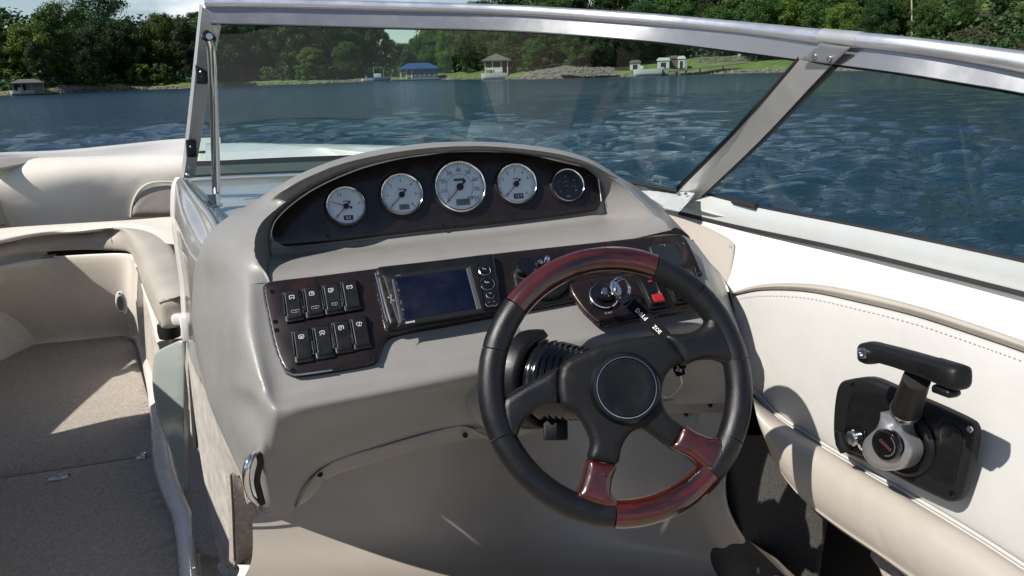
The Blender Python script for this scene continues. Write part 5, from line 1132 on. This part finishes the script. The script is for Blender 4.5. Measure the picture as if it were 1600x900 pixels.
# ------------------------------------------------------------------ trees
def leafmat(name, c, k):
    M = bpy.data.materials.new(name); M.use_nodes = True; t = M.node_tree; b = t.nodes['Principled BSDF']
    b.inputs['Roughness'].default_value = .55; b.inputs['Specular IOR Level'].default_value = .25
    co = t.nodes.new('ShaderNodeTexCoord'); n = t.nodes.new('ShaderNodeTexNoise'); n.inputs['Scale'].default_value = .9; n.inputs['Detail'].default_value = 6
    oi = t.nodes.new('ShaderNodeObjectInfo')
    r_ = t.nodes.new('ShaderNodeValToRGB'); e = r_.color_ramp.elements; e[0].position = .32; e[1].position = .68
    e[0].color = (c[0]*.55, c[1]*.62, c[2]*.6, 1); e[1].color = (c[0]*1.45, c[1]*1.3, c[2]*1.2, 1)
    hs_ = t.nodes.new('ShaderNodeHueSaturation'); mr = t.nodes.new('ShaderNodeMapRange'); mr.inputs[3].default_value = .47; mr.inputs[4].default_value = .525
    mv = t.nodes.new('ShaderNodeMapRange'); mv.inputs[3].default_value = .8; mv.inputs[4].default_value = 1.2
    t.links.new(co.outputs['Object'], n.inputs['Vector']); t.links.new(n.outputs['Fac'], r_.inputs[0]); t.links.new(oi.outputs['Random'], mr.inputs[0]); t.links.new(oi.outputs['Random'], mv.inputs[0])
    t.links.new(mr.outputs[0], hs_.inputs['Hue']); t.links.new(mv.outputs[0], hs_.inputs['Value']); t.links.new(r_.outputs[0], hs_.inputs['Color']); t.links.new(hs_.outputs[0], b.inputs['Base Color'])
    tl = t.nodes.new('ShaderNodeBsdfTranslucent'); t.links.new(hs_.outputs[0], tl.inputs[0]); ms = t.nodes.new('ShaderNodeMixShader'); ms.inputs[0].default_value = .22
    out = t.nodes['Material Output']; t.links.new(b.outputs[0], ms.inputs[1]); t.links.new(tl.outputs[0], ms.inputs[2]); t.links.new(ms.outputs[0], out.inputs[0]); return M
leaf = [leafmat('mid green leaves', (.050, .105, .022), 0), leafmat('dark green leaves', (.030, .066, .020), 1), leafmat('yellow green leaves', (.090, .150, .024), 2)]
bark = mat('tree bark', (.10, .08, .06), .9, spec=.1, bump=(8, .8, .05, 4))
barkp = mat('pale dead bark', (.30, .28, .25), .9, spec=.1)
def crown(name, seed, w, h, nclump, nleaf, size, base=.0, gap=.25):
    """leafy crown mesh, metres, foot of the tree at the origin, total height h"""
    g = np.random.default_rng(seed); cl = []
    for k in range(nclump):
        u = base+(1-base)*g.uniform(0, 1)**.85; ph = g.uniform(0, 2*math.pi); v = (u-base)/(1-base)
        prof = max(.12, math.sin(math.pi*(.10+.86*v))**.55)
        rr = w/2*prof*(g.uniform(.1, 1)**.5)*g.uniform(.8, 1.1)
        cl.append((rr*math.cos(ph), rr*math.sin(ph), min(u*h*.95, h*.93), g.uniform(.6, 1.35)*w*.10))
    C_ = np.array(cl); pr = C_[:, 3]**2; k = g.choice(nclump, nleaf, p=pr/pr.sum())
    d = g.normal(size=(nleaf, 3)); d[:, 2] += .35; d /= np.linalg.norm(d, axis=1)[:, None]
    jit = g.normal(size=(nleaf, 3))*C_[k, 3][:, None]*.16
    P = C_[k, :3]+d*(C_[k, 3]*g.uniform(.5, 1.1, nleaf))[:, None]*np.array([1.1, 1.1, .9])+jit
    nrm_ = d+g.normal(size=(nleaf, 3))*.6; nrm_ /= np.linalg.norm(nrm_, axis=1)[:, None]
    a = np.cross(nrm_, g.normal(size=(nleaf, 3))); a /= np.linalg.norm(a, axis=1)[:, None]; b_ = np.cross(nrm_, a)
    s = (size*g.uniform(.5, 1.3, nleaf))[:, None]
    v = np.stack([P+a*s, P+b_*s*.6, P-a*s, P-b_*s*.6], 1).reshape(-1, 3)
    me = bpy.data.meshes.new(name); me.from_pydata(v.tolist(), [], np.arange(nleaf*4).reshape(-1, 4).tolist()); me.update(); return me
def trunk_mesh(name, seed, h, r, limbs=5, forked=False):
    g = random.Random(seed); mb = MB(); pts = [Vector((0, 0, -.6))]
    for i in range(1, 7): pts.append(Vector((g.uniform(-.3, .3)*i*.25, g.uniform(-.3, .3)*i*.25, h*.8*i/6)))
    mb.tube(pts, [r*(1-.8*i/6) for i in range(7)], 8)
    for k in range(limbs):
        i = g.randint(2, 5); a = g.uniform(0, 6.28); p = pts[i]; L_ = h*g.uniform(.15, .28)
        q = p+Vector((math.cos(a)*L_*.5, math.sin(a)*L_*.5, L_*.45)); e = p+Vector((math.cos(a)*L_, math.sin(a)*L_, L_*1.1))
        mb.tube([p, q, e], [r*.35, r*.22, r*.06], 6)
    me = bpy.data.meshes.new(name); me.from_pydata([tuple(v) for v in mb.v], [], mb.f); me.update(); return me
CR = []
for i, (w, h, nc, nl, sz, base) in enumerate(((11, 16, 150, 26000, .19, .12), (9, 17, 130, 23000, .19, .15), (12, 14, 150, 26000, .20, .08), (8, 12, 100, 18000, .18, .05), (13, 19, 190, 30000, .20, .16))):
    CR.append((crown('crown', 20+i, w, h, nc, nl, sz, base), trunk_mesh('trunk', 40+i, h, .32), h, w))
BUSH = [(crown('foliage', 70+i, 4.5, 3.6, 22, 2600, .2, 0), None, 3.6, 4.5) for i in range(2)]
SPARSE = (crown('crown', 91, 14, 21, 95, 13000, .24, .30), trunk_mesh('trunk', 92, 21, .34, 11), 21, 13)
CRM = {}
def with_mat(me, m_):
    key = (me.name, m_.name)
    if key not in CRM:
        c = me.copy(); c.materials.clear(); c.materials.append(m_); CRM[key] = c
    return CRM[key]
def tree(px, back, topy, kind, lm, label, group, name='deciduous_tree', wscale=1.0, rot=None):
    cme, tme, h, w = CR[kind] if isinstance(kind, int) else kind
    p = shore_pt(px, back); p.z -= .2; d = (p-CAM); hor = tof(p)
    # height that brings the top to the wanted row of the view
    H = (at(px, topy, t=hor)).z-p.z; s = H/h
    root = empty(name, p); tag(root, label, 'tree' if 'tree' in name else 'bush', group)
    root.scale = (s*wscale, s*wscale, s); root.rotation_euler = (0, 0, rot if rot is not None else random.uniform(0, 6.28))
    c = bpy.data.objects.new('crown' if tme else 'foliage', with_mat(cme, leaf[lm])); COL.objects.link(c); c.parent = root
    if tme:
        t_ = bpy.data.objects.new('trunk', with_mat(tme, bark)); COL.objects.link(t_); t_.parent = root
    return root
def where(px):
    for lim, w_ in ((0, 'left of the grey boathouse'), (90, 'behind the grey boathouse'), (200, 'behind the two open crowned trees'), (330, 'beside the windshield post'), (430, 'behind the windshield strut'), (590, 'behind the moored boats'), (720, 'behind the blue boathouse'), (820, 'behind the gazebo boathouse'), (960, 'behind the bare rocky bank'), (1100, 'behind the white sheds'), (1260, 'behind the lawn'), (9999, 'on the hillside above the side glass')):
        if px < lim: return w_
# distinct trees of the front row: (column, metres inland, row of the top, crown, leaf colour, width, label)
FT = [
 (-60, 12, 28, 2, 1, 1.1, None), (12, 10, 36, 1, 0, 1.05, 'mid green tree at the left photo edge, behind the grey boathouse'), (58, 13, 38, 3, 2, 1.2, 'bright bushy tree left of the grey leaning tree on the left shore'), (66, 7, 66, 1, 1, .8, 'dull grey green slender tree right of the grey boathouse'),
 (92, 14, 18, 1, 0, 1.1, 'green rounded tree just left of the two tallest crowns on the left shore'), (118, 20, 3, SPARSE, 0, 1.0, 'tall open crowned tree, left one of the two tallest on the left shore'), (180, 22, -14, SPARSE, 1, 1.15, 'tallest tree on the left shore, sky showing through its open crown'),
 (150, 12, 44, 4, 1, 1.0, 'dark broad tree standing below the tallest open crowned one'), (205, 13, 36, 0, 1, 1.0, 'dark rounded tree right of the tallest open crowned one'), (268, 15, 23, 0, 0, 1.1, 'mid green broad tree left of the windshield post'), (300, 13, 34, 1, 1, 1.0, 'dark tree directly beside the windshield post'),
 (350, 12, 22, 0, 0, 1.2, None), (405, 13, 10, 4, 1, 1.2, None), (455, 13, 20, 1, 0, 1.2, None), (505, 18, 6, 4, 1, 1.2, None), (568, 20, 18, 1, 0, .9, None),
 (490, 6, 74, 3, 2, 1.5, 'low yellow green tree on the bank left of the white moored boats'), (545, 7, 66, 2, 0, 1.0, 'low mid green tree behind the moored boat with canopy'),
 (596, 22, 40, 1, 0, 1.0, 'slim tree beside the gap of sky seen through the windshield'), (640, 16, 80, 3, 1, 1.2, 'low dark round tree behind the blue roofed boathouse'), (675, 24, 44, 4, 2, 1.1, 'yellow green tree right of the gap of sky'),
 (705, 16, 42, 0, 2, 1.05, 'bright green broad tree on the lawn right of the blue boathouse'), (742, 15, 40, 0, 1, 1.0, 'dark broad tree on the lawn between blue boathouse and gazebo'), (775, 22, 14, 4, 0, 1.1, None), (818, 14, 18, 2, 1, 1.1, 'dark round tree right of the gazebo, beside the bare bank'),
 (868, 20, 2, 4, 0, 1.2, None), (835, 10, 60, 3, 0, 1.2, 'small green tree at the left foot of the bare rocky bank'), (905, 10, 26, 1, 0, 1.4, 'green tree with visible trunk standing on the bare rocky bank'), (938, 11, 20, 0, 1, 1.0, 'dark tree right of the one on the rocky bank'),
 (968, 14, 16, 0, 0, 1.0, 'mid green tree above the left white shed'), (1000, 22, 4, 4, 1, 1.1, None), (1045, 24, -2, 0, 0, 1.3, None), (1100, 26, 8, 2, 1, 1.2, None),
]
FT += [(612, 30, 62, 0, 1, 1.0, None), (632, 34, 68, 2, 0, 1.1, None), (650, 30, 60, 1, 0, 1.1, None)]
for k, (px, bk2, ty, kd, lm, ws, lab) in enumerate(FT):
    tree(px, bk2, ty, kd, lm, lab or 'tall front tree of the shore wood, standing '+where(px), 'trees on the far shore' if lab else 'front wood trees '+where(px), wscale=ws)
g = random.Random(5)
for px in range(-260, 1900, 44):
    if 585 < px < 665: continue
    ty = float(np.interp(px, [-300, 0, 60, 100, 250, 330, 560, 590, 660, 700, 800, 1000, 1200, 1700], [60, 44, 48, 30, 30, 20, 22, 60, 64, 22, -10, -22, -30, -30]))+g.uniform(-7, 9)
    tree(px+g.uniform(-8, 8), g.uniform(27, 40), ty, g.choice([0, 1, 4]), g.choice([0, 1, 1]), 'tall back row tree of the shore wood, '+where(px), 'back row trees '+where(px), wscale=1.2)
for px in range(-250, 1700, 62):
    if 590 < px < 660: continue
    ty = float(np.interp(px, [-300, 0, 250, 560, 590, 660, 700, 1000, 1200, 1700], [70, 60, 50, 45, 75, 75, 45, 20, 10, 5]))+g.uniform(-8, 8)
    tree(px+g.uniform(-10, 10), g.uniform(15, 24), ty, g.choice([0, 2, 3]), g.choice([0, 1, 1]), 'mid height tree of the shore wood, '+where(px), 'mid height trees '+where(px), wscale=1.2)
# right hand hillside above the rail
HL = ['mid green hillside tree above the rail, well left of the mullion joint', 'small yellow green hillside tree left of the mullion joint', 'dark green hillside tree directly above the mullion joint sleeve', 'bright rounded hillside tree just right of the mullion joint', 'tall dark hillside tree left of the bare pale trunk', 'high mid green hillside tree right behind the bare pale trunk', 'low mid green hillside tree at the right side of the bare pale trunk', 'tall mid green hillside tree between the bare trunk and the open slope', 'dark hillside tree rising above the open grassy slope', 'bright green hillside tree at the right photo edge', 'dark hillside tree just outside the right photo edge']
for hk, (px, bk2, ty, kd, lm) in enumerate(((1180, 12, -8, 0, 0), (1225, 14, 0, 3, 2), (1270, 12, -6, 1, 0), (1310, 10, 6, 0, 2), (1365, 12, -4, 4, 1), (1400, 18, -30, 1, 0), (1440, 12, 2, 0, 0), (1495, 16, -12, 4, 0), (1545, 20, -20, 1, 1), (1590, 16, 4, 0, 2), (1650, 18, -10, 4, 1))):
    tree(px, bk2, ty, kd, lm, HL[hk], 'hillside trees above the rail', wscale=1.1)
# bushes on the banks
BL = [(132, 3, 112, 0, 'round bush on the grassy bank of the left shore, leftmost of four'), (150, 3.5, 108, 1, 'round bush touching the leftmost one on the grassy left bank'), (224, 4, 102, 0, 'yellow green round bush below the dark trees, left of its twin'), (256, 4, 100, 1, 'round bush nearest the windshield post on the left shore'),
      (28, 5, 120, 1, 'small bush beside the grey boathouse'), (420, 4, 106, 0, 'small yellow green bush on the bank behind the windshield strut'), (445, 4, 104, 1, 'small pale bush seen through the glass right of the strut'), (470, 3, 110, 0, 'low bush at the waterline left of the moored boats')]
for (px, bk2, ty, kd, lab) in BL: tree(px, bk2, ty, BUSH[kd], 2 if kd == 0 else 0, lab, 'bushes on the bank', name='bush', wscale=1.0)
# undergrowth: one uncountable mass of leaves
g = np.random.default_rng(11); N = 60000
vs = []; fs = []
bases = []
for i in range(900):
    px = g.uniform(-300, 1900); b_ = g.uniform(5, 34)
    if 980 < px < 1330 and b_ < 20: continue
    if 820 < px < 960 and b_ < 13: continue
    if 110 < px < 260 and b_ < 7: continue
    if 650 < px < 800 and b_ < 15: continue
    bases.append((shore_pt(px, b_), g.uniform(.8, 2.6)))
P = np.array([tuple(b_[0]) for b_ in bases]); S_ = np.array([b_[1] for b_ in bases]); k = g.integers(0, len(P), N)
d = g.normal(size=(N, 3)); d /= np.linalg.norm(d, axis=1)[:, None]; d[:, 2] = np.abs(d[:, 2])
C_ = P[k]+d*(S_[k]*g.uniform(.6, 1.05, N))[:, None]*np.array([1.5, 1.5, 1.2]); nn = d+g.normal(size=(N, 3))*.5; nn /= np.linalg.norm(nn, axis=1)[:, None]
a = np.cross(nn, g.normal(size=(N, 3))); a /= np.linalg.norm(a, axis=1)[:, None]; b_ = np.cross(nn, a); s = g.uniform(.18, .42, N)[:, None]
v = np.stack([C_+a*s, C_+b_*s*.6, C_-a*s, C_-b_*s*.6], 1).reshape(-1, 3)
me = bpy.data.meshes.new('undergrowth'); me.from_pydata(v.tolist(), [], np.arange(N*4).reshape(-1, 4).tolist()); me.update()
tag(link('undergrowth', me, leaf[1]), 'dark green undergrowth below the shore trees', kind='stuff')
g = np.random.default_rng(12); N = 110000; M_ = 1500
px_ = g.uniform(-400, 2000, M_); px_ = px_[(px_ < 590) | (px_ > 655)]; M_ = len(px_)
P = np.array([tuple(shore_pt(q, g.uniform(34, 60), g.uniform(0, 11 if q < 600 else 12))) for q in px_]); S_ = g.uniform(1.2, 3.0, M_); k = g.integers(0, M_, N)
d = g.normal(size=(N, 3)); d /= np.linalg.norm(d, axis=1)[:, None]
C_ = P[k]+d*(S_[k]*g.uniform(.6, 1.05, N))[:, None]; nn = d+g.normal(size=(N, 3))*.5; nn /= np.linalg.norm(nn, axis=1)[:, None]
a = np.cross(nn, g.normal(size=(N, 3))); a /= np.linalg.norm(a, axis=1)[:, None]; b_ = np.cross(nn, a); s = g.uniform(.3, .6, N)[:, None]
v = np.stack([C_+a*s, C_+b_*s*.6, C_-a*s, C_-b_*s*.6], 1).reshape(-1, 3)
me = bpy.data.meshes.new('wood_mass'); me.from_pydata(v.tolist(), [], np.arange(N*4).reshape(-1, 4).tolist()); me.update()
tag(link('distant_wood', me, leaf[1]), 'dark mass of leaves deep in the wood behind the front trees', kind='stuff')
# bare pole on the right
pp = shore_pt(1421, 14); pt_ = at(1424, -20, t=tof(pp)); mb = MB(); mb.tube([pp-Vector((0, 0, .5)), pp.lerp(pt_, .5), pt_], [.16, .13, .09], 8)
o = mb.build('dead_tree_trunk', barkp, None); tag(o, 'bare pale grey pole like trunk rising above the windshield rail', 'dead tree')

# ------------------------------------------------------------------ buildings and boats on the far shore
blue_roof = mat('blue metal roof', (.016, .055, .15), .55); blue_wall = mat('blue painted siding', (.04, .12, .25), .6, bump=(3, .3, .05)); white_p = mat('white paint', (.42, .42, .41), .5)
grey_roof = mat('grey shingle roof', (.09, .085, .08), .8); wood_d = mat('weathered dock wood', (.16, .14, .12), .85); dark_in = mat('dark interior', (.01, .012, .012), .8); grey_wall = mat('grey siding', (.22, .23, .22), .7)
teal = mat('teal canvas', (.05, .20, .24), .7); blueboat = mat('blue boat cover', (.02, .10, .26), .6)
def site(px, back=0, z=0):
    xs = [q[0] for q in SHP]; y = float(np.interp(px, xs, [q[1] for q in SHP])); p = at(px, y, Z=0); d = Vector((p.x, p.y, 0)).normalized(); q = p+d*back; q.z = z
    # frame: x to the viewer's right, y away
    xx = Vector((d.y, -d.x, 0)); return q, Matrix((xx, d, Vector((0, 0, 1)))).transposed(), tof(p)/F
def roof(mb, c, M, w, d, h, ov, ridge):
    A = [Vector((-w/2-ov, -d/2-ov, 0)), Vector((w/2+ov, -d/2-ov, 0)), Vector((w/2+ov, d/2+ov, 0)), Vector((-w/2-ov, d/2+ov, 0)), Vector((-ridge/2, 0, h)), Vector((ridge/2, 0, h))]
    A = [c+M@a for a in A]; B2 = [a-Vector((0, 0, .18)) for a in A[:4]]
    mb.add(A+B2, [(0, 1, 5, 4), (1, 2, 5), (2, 3, 4, 5), (3, 0, 4), (0, 6, 7, 1), (1, 7, 8, 2), (2, 8, 9, 3), (3, 9, 6, 0), (9, 8, 7, 6)])
def post(mb, c, M, x, y, z0, z1, r=.09): mb.box(c+M@Vector((x, y, (z0+z1)/2)), r*2, r*2, z1-z0, M)
# blue boathouse
c, M, k = site(655, .5); bh = empty('boathouse', c); tag(bh, 'blue roofed boathouse with open white posted bay at its left end', 'boathouse'); w = 58*k
mb = MB(); roof(mb, c+Vector((0, 0, 2.35)), M, w, 5, 1.15, .4, w*.55); mb.build('roof', blue_roof, bh, False)
mb = MB(); mb.box(c+M@Vector((w*.16, 0, 1.25)), w*.66, 4.6, 2.1, M); mb.build('wall', blue_wall, bh, False)
for i in range(5): mb = MB(); mb.box(c+M@Vector((w*(-.10+.13*i), -2.34, 1.05)), w*.075, .1, .8, M); mb.build('window', wood_d, bh, False)
for x in (-.48, -.33, -.19): mb = MB(); post(mb, c, M, x*w, -2.3, .1, 2.3, .13); mb.build('post', white_p, bh, False)
mb = MB(); mb.box(c+M@Vector((-w*.33, -2.3, .95)), w*.3, .06, .08, M); mb.box(c+M@Vector((-w*.33, -2.3, .55)), w*.3, .06, .08, M); mb.build('railing', white_p, bh, False)
mb = MB(); mb.box(c+M@Vector((-w*.1, -.2, .12)), w*1.3, 5.6, .22, M); mb.build('deck', wood_d, bh, False)
# gazebo boathouse with white houseboat hull
c, M, k = site(776, .5); gz = empty('gazebo_boathouse', c); tag(gz, 'two level grey roofed gazebo boathouse on the shore left of the bare bank', 'boathouse'); w = 38*k
mb = MB(); roof(mb, c+Vector((0, 0, 3.3)), M, w, 4.5, 1.1, .5, .6); mb.build('roof', grey_roof, gz, False)
mb = MB(); mb.box(c+M@Vector((w*.1, .6, 1.7)), w*.7, 2.2, 3.0, M); mb.build('screened_room', dark_in, gz, False)
for x in (-.45, -.15, .2, .45): mb = MB(); post(mb, c, M, x*w, -2.1, .1, 3.2); mb.build('post', white_p, gz, False)
mb = MB(); mb.box(c+M@Vector((-w*.1, -2.15, 1.75)), w*.7, .08, .45, M); mb.build('railing', white_p, gz, False)
mb = MB(); mb.box(c+M@Vector((w*.3, 0, .15)), w*2.0, 4.6, .22, M); mb.build('deck', wood_d, gz, False)
# grey boathouse far left
c, M, k = site(46, .3); gb_ = empty('boathouse', c); tag(gb_, 'dark grey roofed open boathouse near the left photo edge', 'boathouse'); w = 42*k
mb = MB(); roof(mb, c+Vector((0, 0, 1.7)), M, w, 4.5, .55, .2, w*.5); mb.build('roof', grey_roof, gb_, False)
mb = MB(); mb.box(c+M@Vector((w*.18, .5, .9)), w*.5, 3, 1.5, M); mb.build('wall', grey_wall, gb_, False)
mb = MB(); mb.box(c+M@Vector((-w*.2, 2.2, .9)), w*.5, .1, 1.5, M); mb.build('back_wall', dark_in, gb_, False)
for x in (-.47, -.2, .1, .47): mb = MB(); post(mb, c, M, x*w, -2.1, .0, 1.7, .07); mb.build('post', grey_wall, gb_, False)
mb = MB(); mb.box(c+M@Vector((w*.2, 0, .08)), w*1.5, 4.6, .16, M); mb.build('deck', wood_d, gb_, False)
def boat_far(px, back, L_, H, mt, label, name='moored_boat', canopy=None, cabin=None, group='boats moored on the far shore'):
    c, M, k = site(px, back); r = empty(name, c); tag(r, label, 'boat', group)
    st = []
    for (x, w_) in ((-.5, .04), (-.42, .34), (-.2, .5), (.3, .5), (.5, .42)): st.append((x*L_, w_*L_*.34))
    rows = [[c+M@Vector((x, s*w_, H)) for x, w_ in st]+[] for s in (-1, 1)]
    low = [[c+M@Vector((x*.94, s*w_*.75, -.1)) for x, w_ in st] for s in (-1, 1)]
    loft('hull', [rows[1], low[1], low[0], rows[0]], mt, r, 3, 2)
    loft('boat_deck', [[p-Vector((0, 0, .05)) for p in rows[0]], [p-Vector((0, 0, .05)) for p in rows[1]]], white_p, r, 3, 2)
    if cabin: mb = MB(); mb.box(c+M@Vector((cabin[0]*L_, 0, H+cabin[2]/2)), cabin[1]*L_, L_*.22, cabin[2], M, .08); mb.build('cabin', cabin[3], r); 
    if canopy:
        mb = MB(); mb.box(c+M@Vector((canopy[0]*L_, 0, canopy[2])), canopy[1]*L_, L_*.26, .12, M, .05); mb.build('canopy', canopy[3], r)
        for x in (-.45, .45):
            for y in (-.1, .1): mb = MB(); post(mb, c, M, (canopy[0]+x*canopy[1])*L_, y*L_, H, canopy[2], .03); mb.build('canopy_post', white_p, r, False)
    return r
boat_far(575, -2, 20*.146, .55, white_p, 'small white open boat moored left of the blue boat with canopy', cabin=(-.1, .15, .4, grey_wall))
boat_far(594, -1.5, 32*.146, .7, blueboat, 'blue moored boat under a teal canopy, left of the blue boathouse', canopy=(-.05, .5, 2.7, teal), cabin=(-.1, .35, .8, white_p))
boat_far(773, -3.5, 44*.115, 1.0, white_p, 'long white boat moored in front of the gazebo boathouse', cabin=(.15, .3, .5, white_p))
boat_far(36, -2, 30*.11, .55, white_p, 'white boat moored at the grey boathouse on the left', cabin=(-.05, .2, .5, white_p))
boat_far(1012, -1.6, 44*.108, .95, white_p, 'white pontoon boat moored below the sheds left of the lawn', name='pontoon_boat', cabin=(-.2, .12, .5, white_p))
boat_far(1035, -1.2, 20*.108, .7, grey_wall, 'small grey boat right behind the white pontoon boat', cabin=(.0, .3, .5, grey_wall))
# sheds and trailers above the bank
def shed(px, back, wpx, h, label, wallm, roofm, name='shed', door=True, z=None):
    c, M, k = site(px, back); c.z = ground(px, back)-.15 if z is None else z; r = empty(name, c); tag(r, label, 'shed'); w = wpx*k*1.2; h *= .85
    mb = MB(); mb.box(c+Vector((0, 0, h/2)), w, 2.6, h, M); mb.build('wall', wallm, r, False)
    mb = MB(); roof(mb, c+Vector((0, 0, h+.12)), M, w, 2.6, .35, .15, w*.8); mb.build('roof', roofm, r, False)
    if door: mb = MB(); mb.box(c+M@Vector((0, -1.32, h*.38)), w*.42, .08, h*.72, M); mb.build('door', dark_in, r, False)
shed(992, 7, 14, 1.5, 'small white arched shed above the pontoon boat', white_p, grey_roof)
shed(1036, 8, 16, 1.7, 'white shed with dark opening left of the rusty brown one', white_p, white_p)
shed(1052, 9, 12, 1.9, 'rusty brown shed between two white ones', mat('rusty sheet metal', (.10, .06, .045), .8), grey_roof, door=False)
shed(1064, 8, 9, 1.9, 'narrow white shed right of the rusty brown one', white_p, white_p)
shed(1163, 15, 20, 2.1, 'white framed garage with dark door on top of the lawn', white_p, grey_roof, z=1.8)
shed(1182, 16, 14, 2.3, 'dark green shed between two pale ones on the lawn', mat('dark green siding', (.02, .05, .04), .7), grey_roof, door=False, z=1.8)
shed(1200, 16, 16, 2.2, 'pale grey shed at the right end of the lawn, beside the mullion', grey_wall, grey_roof, z=1.9)
# dock walkway, dock post, stone wall
c, M, k = site(1090, -.5); o = empty('dock_walkway', c); tag(o, 'grey sloping dock walkway from the pontoon boat along the bank', 'dock')
mb = MB(); a_, b2 = site(1045, -1.0)[0]+Vector((0, 0, .45)), site(1165, 3)[0]+Vector((0, 0, 1.5)); dd = (b2-a_).normalized(); mm = Matrix((dd, Vector((-dd.y, dd.x, 0)).normalized(), dd.cross(Vector((-dd.y, dd.x, 0)).normalized()))).transposed()
mb.box((a_+b2)/2, (b2-a_).length, 1.4, .22, mm); mb.build('walkway_deck', wood_d, o, False)
for q in (.1, .4, .7): mb = MB(); p = a_.lerp(b2, q); mb.box(p-Vector((0, 0, .6)), .18, .18, 1.3); mb.build('post', wood_d, o, False)
c, M, k = site(1072, -.6); mb = MB(); mb.box(c+Vector((0, 0, .9)), .3, .3, 1.9, M, .05); mb.box(c+Vector((0, 0, 1.95)), .4, .4, .2, M, .05); o = mb.build('dock_box_post', grey_wall, None); tag(o, 'short grey dock post standing at the waterline right of the white boats', 'dock post')
c, M, k = site(1130, 13); c.z = ground(1130, 13)-.4; o = empty('retaining_wall', c); tag(o, 'low grey stone retaining wall behind the lawn', 'wall')
for i in range(14):
    for j in range(3):
        mb = MB(); mb.box(c+M@Vector((-4.4+i*.66+(.3 if j % 2 else 0), random.uniform(-.04, .04), .25+j*.42)), .62, .5, .38, M, .05); mb.build('stone', rock, o, False)
c, M, k = site(920, -.8); mb = MB(); mb.box(c+Vector((0, 0, .45)), 9.5, 1.6, .16, M)
o = mb.build('low_dock', wood_d, None); tag(o, 'low dark wooden dock at the foot of the bare rocky bank', 'dock')
